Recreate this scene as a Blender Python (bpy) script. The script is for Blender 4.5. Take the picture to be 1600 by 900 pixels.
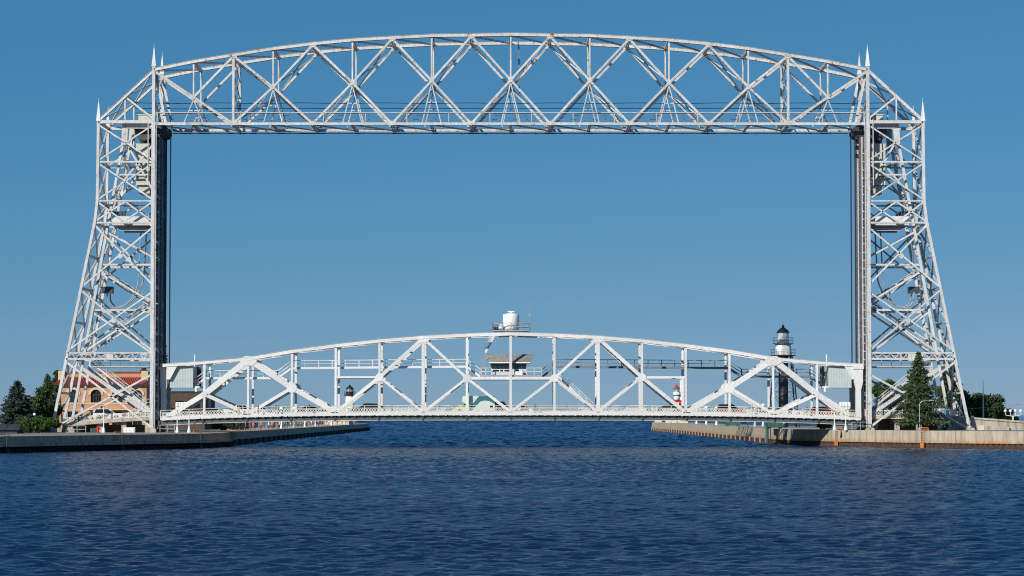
import bpy, math, random
import numpy as np
from mathutils import Vector, Matrix

random.seed(7); np.random.seed(7)
for o in list(bpy.data.objects): bpy.data.objects.remove(o)
scene = bpy.context.scene
COL = scene.collection
R = math.radians

# ------------------------------------------------------------------ camera
CAM_Y, CAM_Z, FPX, CX = -442.0, 5.2, 4200.0, 798.0
PITCH = math.atan(198/FPX)
cd = bpy.data.cameras.new('camera'); cam = bpy.data.objects.new('camera', cd); COL.objects.link(cam)
cd.sensor_fit = 'HORIZONTAL'; cd.sensor_width = 36; cd.lens = 36*FPX/1600
cd.clip_start = 1; cd.clip_end = 60000
cam.location = (0, CAM_Y, CAM_Z)
cam.rotation_euler = (math.pi/2+PITCH, 0, -(800-CX)/FPX)
scene.camera = cam
scene.cycles.filter_width = 1.1

# ------------------------------------------------------------------ light
SUN_AZ, SUN_EL = R(36), R(27)
L = Vector((-math.sin(SUN_AZ)*math.cos(SUN_EL), -math.cos(SUN_AZ)*math.cos(SUN_EL), math.sin(SUN_EL)))
world = bpy.data.worlds.new('World'); scene.world = world; world.use_nodes = True
nt = world.node_tree; bg = nt.nodes['Background']
sky = nt.nodes.new('ShaderNodeTexSky'); sky.sky_type = 'NISHITA'; sky.sun_disc = False
sky.sun_elevation = SUN_EL; sky.sun_rotation = math.atan2(L.x, L.y)
sky.altitude = 180; sky.air_density = 0.65; sky.dust_density = 0.0; sky.ozone_density = 10.0
KS = 0.056
sep = nt.nodes.new('ShaderNodeSeparateColor'); cmb = nt.nodes.new('ShaderNodeCombineColor'); nt.links.new(sky.outputs[0], sep.inputs[0])
for i, (mul, pw) in enumerate(((.95, .97), (.62, .55), (.68, .46))):      # one even tone curve for the whole sky
    m1 = nt.nodes.new('ShaderNodeMath'); m1.operation = 'MULTIPLY'; m1.inputs[1].default_value = KS; nt.links.new(sep.outputs[i], m1.inputs[0])
    m2 = nt.nodes.new('ShaderNodeMath'); m2.operation = 'POWER'; m2.inputs[1].default_value = pw; nt.links.new(m1.outputs[0], m2.inputs[0])
    m3 = nt.nodes.new('ShaderNodeMath'); m3.operation = 'MULTIPLY'; m3.inputs[1].default_value = mul/KS; nt.links.new(m2.outputs[0], m3.inputs[0])
    nt.links.new(m3.outputs[0], cmb.inputs[i])
nt.links.new(cmb.outputs[0], bg.inputs[0]); bg.inputs[1].default_value = 0.056
sd = bpy.data.lights.new('sun', 'SUN'); sd.energy = 4.7; sd.angle = R(0.53); sd.color = (1, 0.955, 0.89)
sun = bpy.data.objects.new('sun', sd); COL.objects.link(sun)
sun.rotation_euler = L.to_track_quat('Z', 'Y').to_euler(); sun.location = L*300
vs = scene.view_settings
vs.view_transform = 'Standard'; vs.look = 'None'; vs.exposure = 0.0; vs.gamma = 1.0; vs.use_curve_mapping = False

# ------------------------------------------------------------------ helpers
def W(px, py, Y):
    """photo pixel -> real point on the plane at depth Y (metres)"""
    a = (px-CX)/FPX; b = (450-py)/FPX
    c, s = math.cos(PITCH), math.sin(PITCH)
    d = (a, c-b*s, s+b*c); t = (Y-CAM_Y)/d[1]
    return Vector((a*t, Y, CAM_Z+d[2]*t))

def V(*a): return Vector(a)

class MB:
    def __init__(s): s.v=[]; s.f=[]; s.mi=[]; s.cur=0
    def add(s, vs, fs):
        n=len(s.v); s.v.extend([tuple(p) for p in vs])
        for f in fs: s.f.append(tuple(i+n for i in f)); s.mi.append(s.cur)
        return s
    def mat(s,i): s.cur=i; return s
    def box(s,x0,y0,z0,x1,y1,z1):
        if x0>x1: x0,x1=x1,x0
        if y0>y1: y0,y1=y1,y0
        if z0>z1: z0,z1=z1,z0
        return s.add([(x0,y0,z0),(x1,y0,z0),(x1,y1,z0),(x0,y1,z0),(x0,y0,z1),(x1,y0,z1),(x1,y1,z1),(x0,y1,z1)],
          [(0,3,2,1),(4,5,6,7),(0,1,5,4),(1,2,6,5),(2,3,7,6),(3,0,4,7)])
    def bar(s,p,q,w,h,ref=(0,1,0),w2=None,h2=None):
        """beam p->q; h measured along ref, w across"""
        p=Vector(p);q=Vector(q);u=(q-p)
        if u.length<1e-5: return s
        u.normalize(); n=Vector(ref); n=n-u*n.dot(u)
        if n.length<1e-3: n=Vector((1,0,0)); n=n-u*n.dot(u)
        if n.length<1e-3: n=Vector((0,0,1)); n=n-u*n.dot(u)
        n.normalize(); t=u.cross(n)
        w2=w if w2 is None else w2; h2=h if h2 is None else h2
        vs=[]
        for c,ww,hh in ((p,w,h),(q,w2,h2)):
            for a,b in ((-1,-1),(1,-1),(1,1),(-1,1)): vs.append(c+t*(a*ww/2)+n*(b*hh/2))
        return s.add(vs,[(0,1,2,3),(7,6,5,4),(1,0,4,5),(2,1,5,6),(3,2,6,7),(0,3,7,4)])
    def tube(s,pts,r,n=6,r2=None,cap=True):
        pts=[Vector(p) for p in pts]; rings=[]; m=len(pts)
        for i,p in enumerate(pts):
            u=(pts[min(i+1,m-1)]-pts[max(i-1,0)]).normalized()
            a=Vector((0,0,1)) if abs(u.z)<.9 else Vector((1,0,0))
            x=u.cross(a).normalized(); y=u.cross(x)
            rr=r if r2 is None else r+(r2-r)*i/(m-1)
            rings.append([p+x*math.cos(2*math.pi*k/n)*rr+y*math.sin(2*math.pi*k/n)*rr for k in range(n)])
        vs=[q for g in rings for q in g]; fs=[]
        for i in range(m-1):
            for k in range(n):
                fs.append((i*n+k,i*n+(k+1)%n,(i+1)*n+(k+1)%n,(i+1)*n+k))
        if cap: fs.append(tuple(range(n))[::-1]); fs.append(tuple((m-1)*n+k for k in range(n)))
        return s.add(vs,fs)
    def lathe(s,c,prof,n=16):
        vs=[];fs=[];m=len(prof)
        for r,z in prof:
            for k in range(n):
                a=2*math.pi*k/n; vs.append((c[0]+r*math.cos(a),c[1]+r*math.sin(a),c[2]+z))
        for i in range(m-1):
            for k in range(n): fs.append((i*n+k,i*n+(k+1)%n,(i+1)*n+(k+1)%n,(i+1)*n+k))
        fs.append(tuple(range(n))[::-1]); fs.append(tuple((m-1)*n+k for k in range(n)))
        return s.add(vs,fs)
    def prism(s,poly,y0,y1):
        """poly of (x,z), extruded along y"""
        n=len(poly); ar=sum(poly[i][0]*poly[(i+1)%n][1]-poly[(i+1)%n][0]*poly[i][1] for i in range(n))
        if ar<0: poly=poly[::-1]
        vs=[(x,y0,z) for x,z in poly]+[(x,y1,z) for x,z in poly]
        fs=[tuple(range(n)),tuple(range(2*n-1,n-1,-1))]
        for i in range(n): fs.append((i,i+n,(i+1)%n+n,(i+1)%n))
        return s.add(vs,fs)
    def build(s,name,mats,parent=None,smooth=False):
        me=bpy.data.meshes.new(name); me.from_pydata(s.v,[],s.f)
        if not isinstance(mats,(list,tuple)): mats=[mats]
        for m in mats: me.materials.append(M[m])
        if len(mats)>1: me.polygons.foreach_set('material_index',s.mi)
        if smooth: me.polygons.foreach_set('use_smooth',[True]*len(me.polygons))
        o=bpy.data.objects.new(name,me); COL.objects.link(o)
        if parent is not None:
            o.parent=parent; o.location=-Vector(ORG.get(parent.name,(0,0,0)))
        return o
ORG={}          # world origin of each Empty (parts are modelled in world metres and shifted back)

def tag(o,label=None,cat=None,group=None,kind=None):
    if label: o['label']=label
    if cat: o['category']=cat
    if group: o['group']=group
    if kind: o['kind']=kind
    return o
def thing(name,label,cat,loc=(0,0,0),group=None):
    o=bpy.data.objects.new(name,None); COL.objects.link(o); o.location=loc
    o.empty_display_size=0.5; ORG[o.name]=tuple(loc)
    return tag(o,label,cat,group)
def sub(o):
    """make a part usable as the parent of sub-parts modelled in world metres"""
    ORG[o.name]=(0,0,0); return o
def instance(src,name,parent,M4=None):
    o=src.copy(); COL.objects.link(o); o.name=name; o.parent=parent
    return o
def copy_tree(o,parent=None):
    c=o.copy(); COL.objects.link(c); c.parent=parent
    for ch in o.children: copy_tree(ch,c)
    return c

# ------------------------------------------------------------------ materials
M={}
def new_mat(name):
    m=bpy.data.materials.new(name); m.use_nodes=True; M[name]=m
    return m,m.node_tree,m.node_tree.nodes['Principled BSDF']
def pos(nt,scale=(1,1,1)):
    g=nt.nodes.new('ShaderNodeNewGeometry'); mp=nt.nodes.new('ShaderNodeMapping'); mp.inputs['Scale'].default_value=scale
    nt.links.new(g.outputs['Position'],mp.inputs['Vector']); return mp.outputs[0]
def noise(nt,vec,scale,detail=4,rough=.6):
    n=nt.nodes.new('ShaderNodeTexNoise'); n.inputs['Scale'].default_value=scale; n.inputs['Detail'].default_value=detail
    n.inputs['Roughness'].default_value=rough; nt.links.new(vec,n.inputs['Vector']); return n.outputs['Fac']
def ramp(nt,fac,stops):
    r=nt.nodes.new('ShaderNodeValToRGB'); nt.links.new(fac,r.inputs[0]); e=r.color_ramp.elements
    while len(e)<len(stops): e.new(.5)
    for i,(p,c) in enumerate(stops): e[i].position=p; e[i].color=(*c,1) if len(c)==3 else c
    return r.outputs[0]
def mix(nt,fac,a,b):
    n=nt.nodes.new('ShaderNodeMix'); n.data_type='RGBA'
    if isinstance(fac,(int,float)): n.inputs[0].default_value=fac
    else: nt.links.new(fac,n.inputs[0])
    for i,c in ((6,a),(7,b)):
        if isinstance(c,(tuple,list)): n.inputs[i].default_value=(*c,1)
        else: nt.links.new(c,n.inputs[i])
    return n.outputs[2]
def bump(nt,bs,fac,strength,dist):
    b=nt.nodes.new('ShaderNodeBump'); b.inputs['Strength'].default_value=strength; b.inputs['Distance'].default_value=dist
    nt.links.new(fac,b.inputs['Height']); nt.links.new(b.outputs[0],bs.inputs['Normal'])
def simple(name,c,rough=.6,var=.18,scale=1.5,metal=0,bmp=0,vec=(1,1,1),spec=.5):
    m,nt,bs=new_mat(name); p=pos(nt,vec); f=noise(nt,p,scale)
    lo=tuple(x*(1-var) for x in c); hi=tuple(min(1,x*(1+var)) for x in c)
    nt.links.new(ramp(nt,f,[(.3,lo),(.7,hi)]),bs.inputs['Base Color'])
    bs.inputs['Roughness'].default_value=rough; bs.inputs['Metallic'].default_value=metal
    bs.inputs['Specular IOR Level'].default_value=spec
    if bmp: bump(nt,bs,noise(nt,p,scale*6),bmp,.05)
    return m
def steel(name,base,rust,dirt=.5):
    m,nt,bs=new_mat(name)
    p=pos(nt); f1=noise(nt,p,.9,6,.65); f2=noise(nt,pos(nt,(3,3,.5)),1.1,5,.7); f3=noise(nt,p,.16,3,.6)
    oi=nt.nodes.new('ShaderNodeObjectInfo')
    b=mix(nt,oi.outputs['Random'],tuple(c*.86 for c in base),tuple(min(.85,c*1.05) for c in base))     # every member weathers differently
    b=mix(nt,ramp(nt,f2,[(.40,(0,0,0)),(.75,(dirt,dirt,dirt))]),b,(base[0]*.52,base[1]*.50,base[2]*.46))
    b=mix(nt,ramp(nt,f3,[(.42,(0,0,0)),(.68,(.4,.4,.4))]),b,(base[0]*.7,base[1]*.68,base[2]*.63))
    halo=mix(nt,ramp(nt,f1,[(rust-.07,(0,0,0)),(rust,(.55,.55,.55))]),b,(.42,.27,.15))
    col=mix(nt,ramp(nt,f1,[(rust,(0,0,0)),(rust+.06,(1,1,1))]),halo,(.13,.06,.03))
    nt.links.new(col,bs.inputs['Base Color']); bs.inputs['Roughness'].default_value=.5
    bs.inputs['Specular IOR Level'].default_value=.35
    bump(nt,bs,noise(nt,p,7,3),.15,.02)
steel('white_steel',(.76,.765,.755),.71,.35)
steel('worn_steel',(.66,.665,.65),.625,.85)
steel('tower_steel',(.66,.67,.665),.655,.8)
simple('grey_steel',(.30,.32,.34),.55,.2)
simple('girder_grey',(.30,.33,.36),.55,.2,.6)
simple('guide_dark',(.10,.105,.115),.5,.35,1.5)
simple('deck_girder',(.075,.09,.095),.55,.2,.6)
simple('dark_steel',(.05,.055,.065),.5,.3)
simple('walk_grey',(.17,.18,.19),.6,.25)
simple('cable_black',(.02,.022,.03),.5,.2)
simple('counterweight_paint',(.52,.52,.44),.7,.12,.8)
simple('pale_green',(.46,.525,.515),.55,.08,.7)
simple('roof_sheet',(.30,.295,.28),.6,.2,1.2)
simple('rail_tan',(.66,.64,.56),.6,.12)
simple('asphalt',(.055,.055,.058),.9,.25,2)
simple('paving',(.26,.25,.23),.9,.2,1.0)
simple('grass',(.07,.11,.03),.95,.35,.7)
simple('black_paint',(.018,.018,.022),.45,.2)
simple('light_white',(.80,.80,.78),.5,.05,.6)
simple('red_roof',(.40,.028,.03),.6,.25,1.5)
simple('tan_brick',(.47,.26,.145),.8,.12,1.0,bmp=.2)
simple('tan_trim',(.62,.45,.29),.75,.1,1.0)
simple('tile_red',(.25,.035,.025),.7,.3,2)
simple('brown_brick',(.085,.052,.038),.85,.2,1.0)
simple('slate_dark',(.035,.04,.05),.8,.25)
simple('cream_wall',(.62,.55,.43),.8,.12)
simple('green_board',(.02,.10,.085),.6,.25)
simple('orange_paint',(.62,.17,.03),.6,.25,3)
simple('bark',(.09,.065,.045),.95,.3,3)
simple('rubber',(.018,.018,.018),.8,.2)
simple('chrome_grey',(.4,.41,.42),.35,.1,metal=.6)
simple('soil_rock',(.22,.19,.15),.95,.35,.8)
simple('globe_white',(.85,.85,.83),.35,.03)
def glass(name,c,rough=.06):
    m,nt,bs=new_mat(name); bs.inputs['Base Color'].default_value=(*c,1); bs.inputs['Roughness'].default_value=rough
    bs.inputs['Specular IOR Level'].default_value=.6
glass('window_glass',(.012,.018,.025)); glass('car_glass',(.012,.015,.02),.04); glass('lantern_glass',(.34,.44,.48),.08); glass('beacon_green',(.0,.45,.32),.1)
def paint(name,c):
    m,nt,bs=new_mat(name); p=pos(nt); f=noise(nt,p,.8)
    nt.links.new(ramp(nt,f,[(.3,tuple(x*.92 for x in c)),(.7,c)]),bs.inputs['Base Color'])
    bs.inputs['Roughness'].default_value=.28; bs.inputs['Coat Weight'].default_value=.6; bs.inputs['Coat Roughness'].default_value=.06
for n,c in dict(car_white=(.78,.78,.77),car_black=(.015,.015,.018),car_silver=(.42,.44,.46),car_navy=(.03,.045,.09),car_red=(.34,.02,.018),
    car_grey=(.14,.15,.17),camper_cream=(.62,.66,.52),camper_mint=(.60,.70,.62),camper_teal=(.045,.16,.19),camper_lime=(.60,.66,.30)).items(): paint(n,c)
def concrete(name,c,rust):
    m,nt,bs=new_mat(name); p=pos(nt); st=noise(nt,pos(nt,(1,1,.08)),1.6,5,.65); bl=noise(nt,p,.55,5,.6)
    b=mix(nt,ramp(nt,bl,[(.3,(0,0,0)),(.75,(1,1,1))]),tuple(x*.78 for x in c),c)
    b=mix(nt,ramp(nt,st,[(.46,(0,0,0)),(.70,(.85,.85,.85))]),b,tuple(x*.36 for x in c))
    if rust:     # iron stains above the sheet piling (their height is the wall's own)
        g=nt.nodes.new('ShaderNodeNewGeometry'); sx=nt.nodes.new('ShaderNodeSeparateXYZ'); nt.links.new(g.outputs['Position'],sx.inputs[0])
        mr=nt.nodes.new('ShaderNodeMapRange'); mr.inputs[1].default_value=rust+.62; mr.inputs[2].default_value=rust; nt.links.new(sx.outputs[2],mr.inputs[0])
        mm=nt.nodes.new('ShaderNodeMath'); mm.operation='MULTIPLY'; nt.links.new(mr.outputs[0],mm.inputs[0])
        nt.links.new(ramp(nt,noise(nt,pos(nt,(1,1,.5)),1.1,5,.7),[(.32,(0,0,0)),(.6,(1,1,1))]),mm.inputs[1])
        b=mix(nt,mm.outputs[0],b,(.40,.17,.035))
    nt.links.new(b,bs.inputs['Base Color']); bs.inputs['Roughness'].default_value=.9
    bump(nt,bs,noise(nt,p,4,5),.3,.04)
concrete('quay_concrete',(.52,.45,.335),.8)
concrete('shade_concrete',(.80,.50,.34),0)
concrete('ramp_concrete',(.52,.46,.37),0)
concrete('pier_concrete',(.48,.41,.29),.85)
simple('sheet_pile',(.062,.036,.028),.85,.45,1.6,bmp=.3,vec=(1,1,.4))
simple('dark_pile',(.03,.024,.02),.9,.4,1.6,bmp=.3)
simple('rib_rust',(.42,.26,.16),.85,.3,2)
def foliage(name,a,b):
    m,nt,bs=new_mat(name); f=noise(nt,pos(nt),.9,3); f2=noise(nt,pos(nt),6,2)
    c=mix(nt,ramp(nt,f,[(.35,(0,0,0)),(.65,(1,1,1))]),a,b)
    c2=mix(nt,f2,c,tuple(x*1.25 for x in b))
    nt.links.new(c2,bs.inputs['Base Color']); bs.inputs['Roughness'].default_value=.75; bs.inputs['Specular IOR Level'].default_value=.2
foliage('spruce_needles',(.026,.05,.022),(.065,.095,.038))
foliage('blue_spruce',(.018,.034,.028),(.038,.058,.045))
foliage('leaf_green',(.02,.045,.013),(.045,.08,.022))
foliage('bush_green',(.025,.055,.013),(.055,.098,.022))
foliage('leaf_dark',(.018,.038,.014),(.035,.062,.022))

# water: harbour side slightly silty, lake side deep blue
m,nt,bs=new_mat('water')
g=nt.nodes.new('ShaderNodeNewGeometry'); sx=nt.nodes.new('ShaderNodeSeparateXYZ'); nt.links.new(g.outputs['Position'],sx.inputs[0])
nz=noise(nt,pos(nt,(.03,.03,1)),1,3)
ad=nt.nodes.new('ShaderNodeMath'); ad.operation='MULTIPLY_ADD'; nt.links.new(nz,ad.inputs[0]); ad.inputs[1].default_value=14; nt.links.new(sx.outputs[1],ad.inputs[2])
mr=nt.nodes.new('ShaderNodeMapRange'); mr.inputs[1].default_value=-14; mr.inputs[2].default_value=-8; nt.links.new(ad.outputs[0],mr.inputs[0])
patch=ramp(nt,noise(nt,pos(nt,(.012,.03,1)),1,4),[(.35,(.004,.012,.046)),(.7,(.008,.019,.064))])
nt.links.new(mix(nt,mr.outputs[0],patch,(.001,.005,.060)),bs.inputs['Base Color'])
bs.inputs['Roughness'].default_value=.12; bs.inputs['IOR'].default_value=1.333; bs.inputs['Specular IOR Level'].default_value=.32
n1=noise(nt,pos(nt,(1.0,1.5,1)),4.2,3,.6)
bump(nt,bs,n1,.9,.15)

# ------------------------------------------------------------------ water + land
def wave_water():
    rng=np.random.RandomState(3)
    waves=[]
    for i in range(60):
        lam=.42*(2.4/.42)**(rng.rand()**1.5); th=math.pi/2+rng.normal(0,.75)-.3
        waves.append((lam,th,rng.rand()*6.283,.5+rng.rand()))
    def height(X,Y,scale):
        Z=np.zeros_like(X)
        gust=.95+.16*np.sin(X*.021/scale+1.3+.6*np.sin(Y*.013/scale))*np.sin(Y*.031/scale+.4+.8*np.sin(X*.017/scale))+.16*np.sin(X*.07+2*np.sin(Y*.023))*np.sin(Y*.16+1.5*np.sin(X*.045+1))
        for lam,th,ph,g in waves:
            k=2*math.pi/(lam*scale); Z+=.037*g/k*np.sin(k*(math.cos(th)*X+math.sin(th)*Y)+ph+.6*np.sin(.13/scale*X*g)+.6*np.sin(.11/scale*Y))
        return Z*gust
    co=[];qs=[];base=0
    def grid(xs,ys,Zf):
        nonlocal base
        X,Y=np.meshgrid(xs.astype(np.float32),ys.astype(np.float32)); Z=Zf(X,Y); ny,nx=X.shape
        co.append(np.stack([X,Y,Z],-1).reshape(-1,3)); idx=np.arange(ny*nx).reshape(ny,nx)+base; base+=ny*nx
        qs.append(np.stack([idx[:-1,:-1],idx[:-1,1:],idx[1:,1:],idx[1:,:-1]],-1).reshape(-1,4))
    e=lambda X,w,f: np.clip((w-np.abs(X))/f,0,1)
    grid(np.arange(-104,104.1,.42),np.concatenate([np.arange(-366,-290,.2),np.arange(-290,-230,.3),np.arange(-230,-10.1,.45)]),lambda X,Y:height(X,Y,1)*e(X,104,8)*np.clip((Y+366)/6,0,1)*np.clip((-10-Y)/3,0,1))
    grid(np.arange(-104,104.1,1.0),np.arange(-10,520.1,1.0),lambda X,Y:height(X,Y,2.4)*1.05*e(X,104,6)*np.clip((Y+10)/3,0,1)*np.clip((520-Y)/6,0,1))
    grid(np.arange(-240,240.1,2.4),np.arange(520,2600,2.6),lambda X,Y:height(X,Y,6.)*1.05*e(X,240,10)*np.clip((Y-520)/6,0,1)*np.clip((2600-Y)/60,0,1))
    F=30000; flat=lambda X,Y:X*0
    for x0,x1,y0,y1 in ((-F,-104,-366,520),(104,F,-366,520),(-F,-240,520,2600),(240,F,520,2600),(-F,F,-4000,-366),(-F,F,2600,45000)):
        grid(np.array([x0,x1]),np.array([y0,y1]),flat)
    co=np.concatenate(co).astype(np.float32); q=np.concatenate(qs).astype(np.int32)
    me=bpy.data.meshes.new('water'); me.vertices.add(len(co)); me.vertices.foreach_set('co',co.ravel())
    me.loops.add(q.size); me.loops.foreach_set('vertex_index',q.ravel())
    me.polygons.add(len(q)); me.polygons.foreach_set('loop_start',np.arange(0,q.size,4,dtype=np.int32))
    me.polygons.foreach_set('use_smooth',np.ones(len(q),dtype=bool)); me.update(calc_edges=True)
    me.materials.append(M['water']); o=bpy.data.objects.new('water',me); COL.objects.link(o)
    return tag(o,kind='structure')
wave_water()

LW=[(-46,440),(-46,0),(-47.5,-25),(-59,-52),(-69,-78),(-100,-150)]     # left canal wall line
RW=[(46.5,455),(46.5,45),(48.4,13),(53,0),(64.4,-22),(77,-38),(150,-120)]
LZ,RZ=2.3,2.7
def land(name,path,z,far,mat,ymax,side):
    # quay ground: wall line, then out to the far edge
    mb=MB(); p=[(x-side*.6,y) for x,y in path]
    poly=[(p[0][0],ymax)]+[q for q in p if q[1]<ymax]+[(far,p[-1][1]),(far,ymax)]
    n=len(poly); a=sum(poly[i][0]*poly[(i+1)%n][1]-poly[(i+1)%n][0]*poly[i][1] for i in range(n))
    if a<0: poly=poly[::-1]
    mb.add([(x,y,z) for x,y in poly],[tuple(range(n))])
    return tag(mb.build(name,mat),kind='structure')
land('quay_ground',LW,LZ-.02,-420,'paving',150,1)
land('quay_ground',RW,RZ-.02,420,'paving',150,-1)

def path_pts(path,step):
    out=[]
    for (x0,y0),(x1,y1) in zip(path[:-1],path[1:]):
        n=max(1,int(round(math.hypot(x1-x0,y1-y0)/step)))
        for i in range(n): out.append((x0+(x1-x0)*i/n,y0+(y1-y0)*i/n))
    out.append(path[-1]); return out
def wall(name,label,path,ztop,zcap,side,capmat,pilemat,ledge,step):
    """side=+1: water lies towards +x of the line"""
    t=thing(name,label,'quay wall',(path[1][0],path[1][1],0))
    pts=path_pts(path,step)
    for i,((x0,y0),(x1,y1)) in enumerate(zip(pts[:-1],pts[1:])):
        d=Vector((x1-x0,y1-y0,0)).normalized(); nrm=Vector((d.y,-d.x,0))
        if nrm.x*side<0: nrm=-nrm
        g=.03; a=Vector((x0,y0,0))+d*g; b=Vector((x1,y1,0))-d*g
        j=random.uniform(-.015,.015); mb=MB()
        sec=[(-.9,zcap),(.12+j,zcap),(.12+j,ztop-.05),(.07+j,ztop),(-.9,ztop)]
        if ledge: sec=[(-.9,zcap),(.45+j,zcap),(.45+j,zcap+.48),(.02+j,zcap+.54),(.02+j,ztop-.05),(-.03+j,ztop),(-.9,ztop)]
        m=len(sec); vs=[a+nrm*o+V(0,0,z) for o,z in sec]+[b+nrm*o+V(0,0,z) for o,z in sec]
        fs=[tuple(range(m)),tuple(range(2*m-1,m-1,-1))]+[(k,k+m,(k+1)%m+m,(k+1)%m) for k in range(m)]
        mb.add(vs,fs); mb.build('cap_block',capmat,t)
    # corrugated sheet piling under the cap
    pp=path_pts(path,.27); mb=MB(); vs=[]; fs=[]
    for i,(x,y) in enumerate(pp):
        x1,y1=pp[min(i+1,len(pp)-1)]; x0,y0=pp[max(i-1,0)]
        d=Vector((x1-x0,y1-y0,0)).normalized(); nrm=Vector((d.y,-d.x,0))
        if nrm.x*side<0: nrm=-nrm
        o=(.0,.0,-.28,-.28)[i%4]
        c=Vector((x,y,0))+nrm*o; vs+= [c+V(0,0,-1.5),c+V(0,0,zcap+.01)]
        if i: fs.append((2*i-2,2*i,2*i+1,2*i-1))
    mb.add(vs,fs); o=mb.build('sheet_piling',pilemat,t); o['kind']='stuff'
    return t
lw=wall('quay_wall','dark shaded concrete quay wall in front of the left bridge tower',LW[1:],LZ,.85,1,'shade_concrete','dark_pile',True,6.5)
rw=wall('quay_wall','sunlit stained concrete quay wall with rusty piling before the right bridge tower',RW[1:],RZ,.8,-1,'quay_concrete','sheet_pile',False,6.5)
def pier(name,label,x,y0,y1,side,ztop,zp,width,mats):
    t=thing(name,label,'pier',(x,y0,0)); n=int((y1-y0)/13)
    for i in range(n):
        a=y0+(y1-y0)*i/n+.04; b=y0+(y1-y0)*(i+1)/n-.04
        sec=[(x-side*.25,zp),(x-side*.55,ztop),(x-side*width,ztop),(x-side*width,zp)]
        mb=MB(); mb.prism([(p[0],p[1]) for p in sec],a,b); mb.build('deck_block',mats[0],t)
    mb=MB(); mb.box(x,y0,-1.5,x-side*width,y1,zp); mb.build('pile_face',mats[1],t)
    k=0; y=y0+3
    while y<y1:
        mb=MB(); mb.box(x+side*.22,y,-.6,x-side*.1,y+.24,zp+.1); mb.build('timber_rib',mats[2],t); y+=11
    return t
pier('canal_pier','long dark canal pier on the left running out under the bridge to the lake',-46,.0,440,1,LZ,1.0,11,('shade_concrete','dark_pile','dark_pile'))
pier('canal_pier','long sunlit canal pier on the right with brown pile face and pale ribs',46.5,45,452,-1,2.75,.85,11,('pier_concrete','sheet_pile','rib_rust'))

# ------------------------------------------------------------------ steel members
def zig(mb,p,q,a,off,halfw,pitch,bw=.075,th=.02):
    """flat lacing on plane offset `off`, running between +-halfw along a"""
    u=(q-p); ln=u.length; n=max(2,int(ln/pitch)); nrm=off.normalized() if off.length>0 else u.cross(a).normalized()
    for i in range(n):
        s0=1 if i%2 else -1
        c0=p+u*(i/n)+off+a*(s0*halfw); c1=p+u*((i+1)/n)+off-a*(s0*halfw)
        mb.bar(c0,c1,bw,th,nrm)
def frame(p,q,ref=(0,1,0)):
    u=(q-p).normalized(); n=Vector(ref); n=n-u*n.dot(u)
    if n.length<.05: n=Vector((1,0,0)); n=n-u*n.dot(u)
    n.normalize(); return u,n,u.cross(n)
def memb(name,p,q,w,d,style,parent,mat='white_steel',ref=(0,1,0)):
    p=Vector(p);q=Vector(q);u,n,s=frame(p,q,ref); ln=(q-p).length; mb=MB()
    if style=='box':
        mb.bar(p,q,w,d,n)
        for f in (.33,.66):
            c=p.lerp(q,f); mb.bar(c-u*.35,c+u*.35,w+.03,d+.03,n)
    elif style=='laced':           # two channels joined by lacing bars above and below
        for sg in (-1,1): 
            mb.bar(p+n*sg*(d/2-.03),q+n*sg*(d/2-.03),w,.06,n)
            for e in (-1,1): mb.bar(p+n*sg*(d/2-.11)+s*e*(w/2-.015),q+n*sg*(d/2-.11)+s*e*(w/2-.015),.03,.13,n)
        for e in (-1,1):
            zig(mb,p,q,n,s*(e*(w/2+.012)),d/2-.05,max(d*.8,.35))
            for f in (.03,.97):
                c=p.lerp(q,f); l=min(.6,ln*.06); mb.bar(c-u*l+s*e*(w/2+.01),c+u*l+s*e*(w/2+.01),.03,d-.02,n)
        k=max(1,int(ln/4.5))
        for i in range(1,k):       # splice plates on the faces
            c=p.lerp(q,i/k); mb.bar(c-u*.28,c+u*.28,w*.72,d+.03,n)
    elif style=='chord':           # channels plus a solid cover plate on top, lacing below
        for sg in (-1,1): mb.bar(p+n*sg*(d/2-.04),q+n*sg*(d/2-.04),w,.08,n)
        up=s if s.z>0 else -s
        mb.bar(p+up*(w/2+.015),q+up*(w/2+.015),.03,d+.16,n)
        zig(mb,p,q,n,-up*(w/2+.012),d/2-.05,d*.9,.09)
        for sg in (-1,1): mb.bar(p-up*(w/2-.04)+n*sg*(d/2+.04),q-up*(w/2-.04)+n*sg*(d/2+.04),.08,.06,n)
        k=max(1,int(ln/3.5))
        for i in range(1,k):
            c=p.lerp(q,i/k); mb.bar(c-u*.3,c+u*.3,w*.8,d+.03,n)
    elif style=='lattice':         # four angles, laced on all faces
        t=.09 if w<.4 else .12
        for a in (-1,1):
            for b in (-1,1): mb.bar(p+s*a*(w/2-t/2)+n*b*(d/2-t/2),q+s*a*(w/2-t/2)+n*b*(d/2-t/2),t,t,n)
        for b in (-1,1):
            zig(mb,p,q,s,n*(b*(d/2)),w/2-t/2,max(w,.3),.06)
            zig(mb,p,q,n,s*(b*(w/2)),d/2-t/2,max(d,.3),.06)
    elif style=='angle':
        mb.bar(p,q,w,.03,n); mb.bar(p+s*(w/2)+n*(d/2),q+s*(w/2)+n*(d/2),.03,d,n)
    return mb.build(name,mat,parent)
def gusset(c,r,y0,y1,parent,mat='white_steel',n=8,rx=None):
    rx=rx or r; mb=MB(); mb.prism([(c[0]+rx*math.cos(2*math.pi*(k+.5)/n),c[2]+r*math.sin(2*math.pi*(k+.5)/n)) for k in range(n)],y0,y1)
    return mb.build('gusset_plate',mat,parent)
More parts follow.
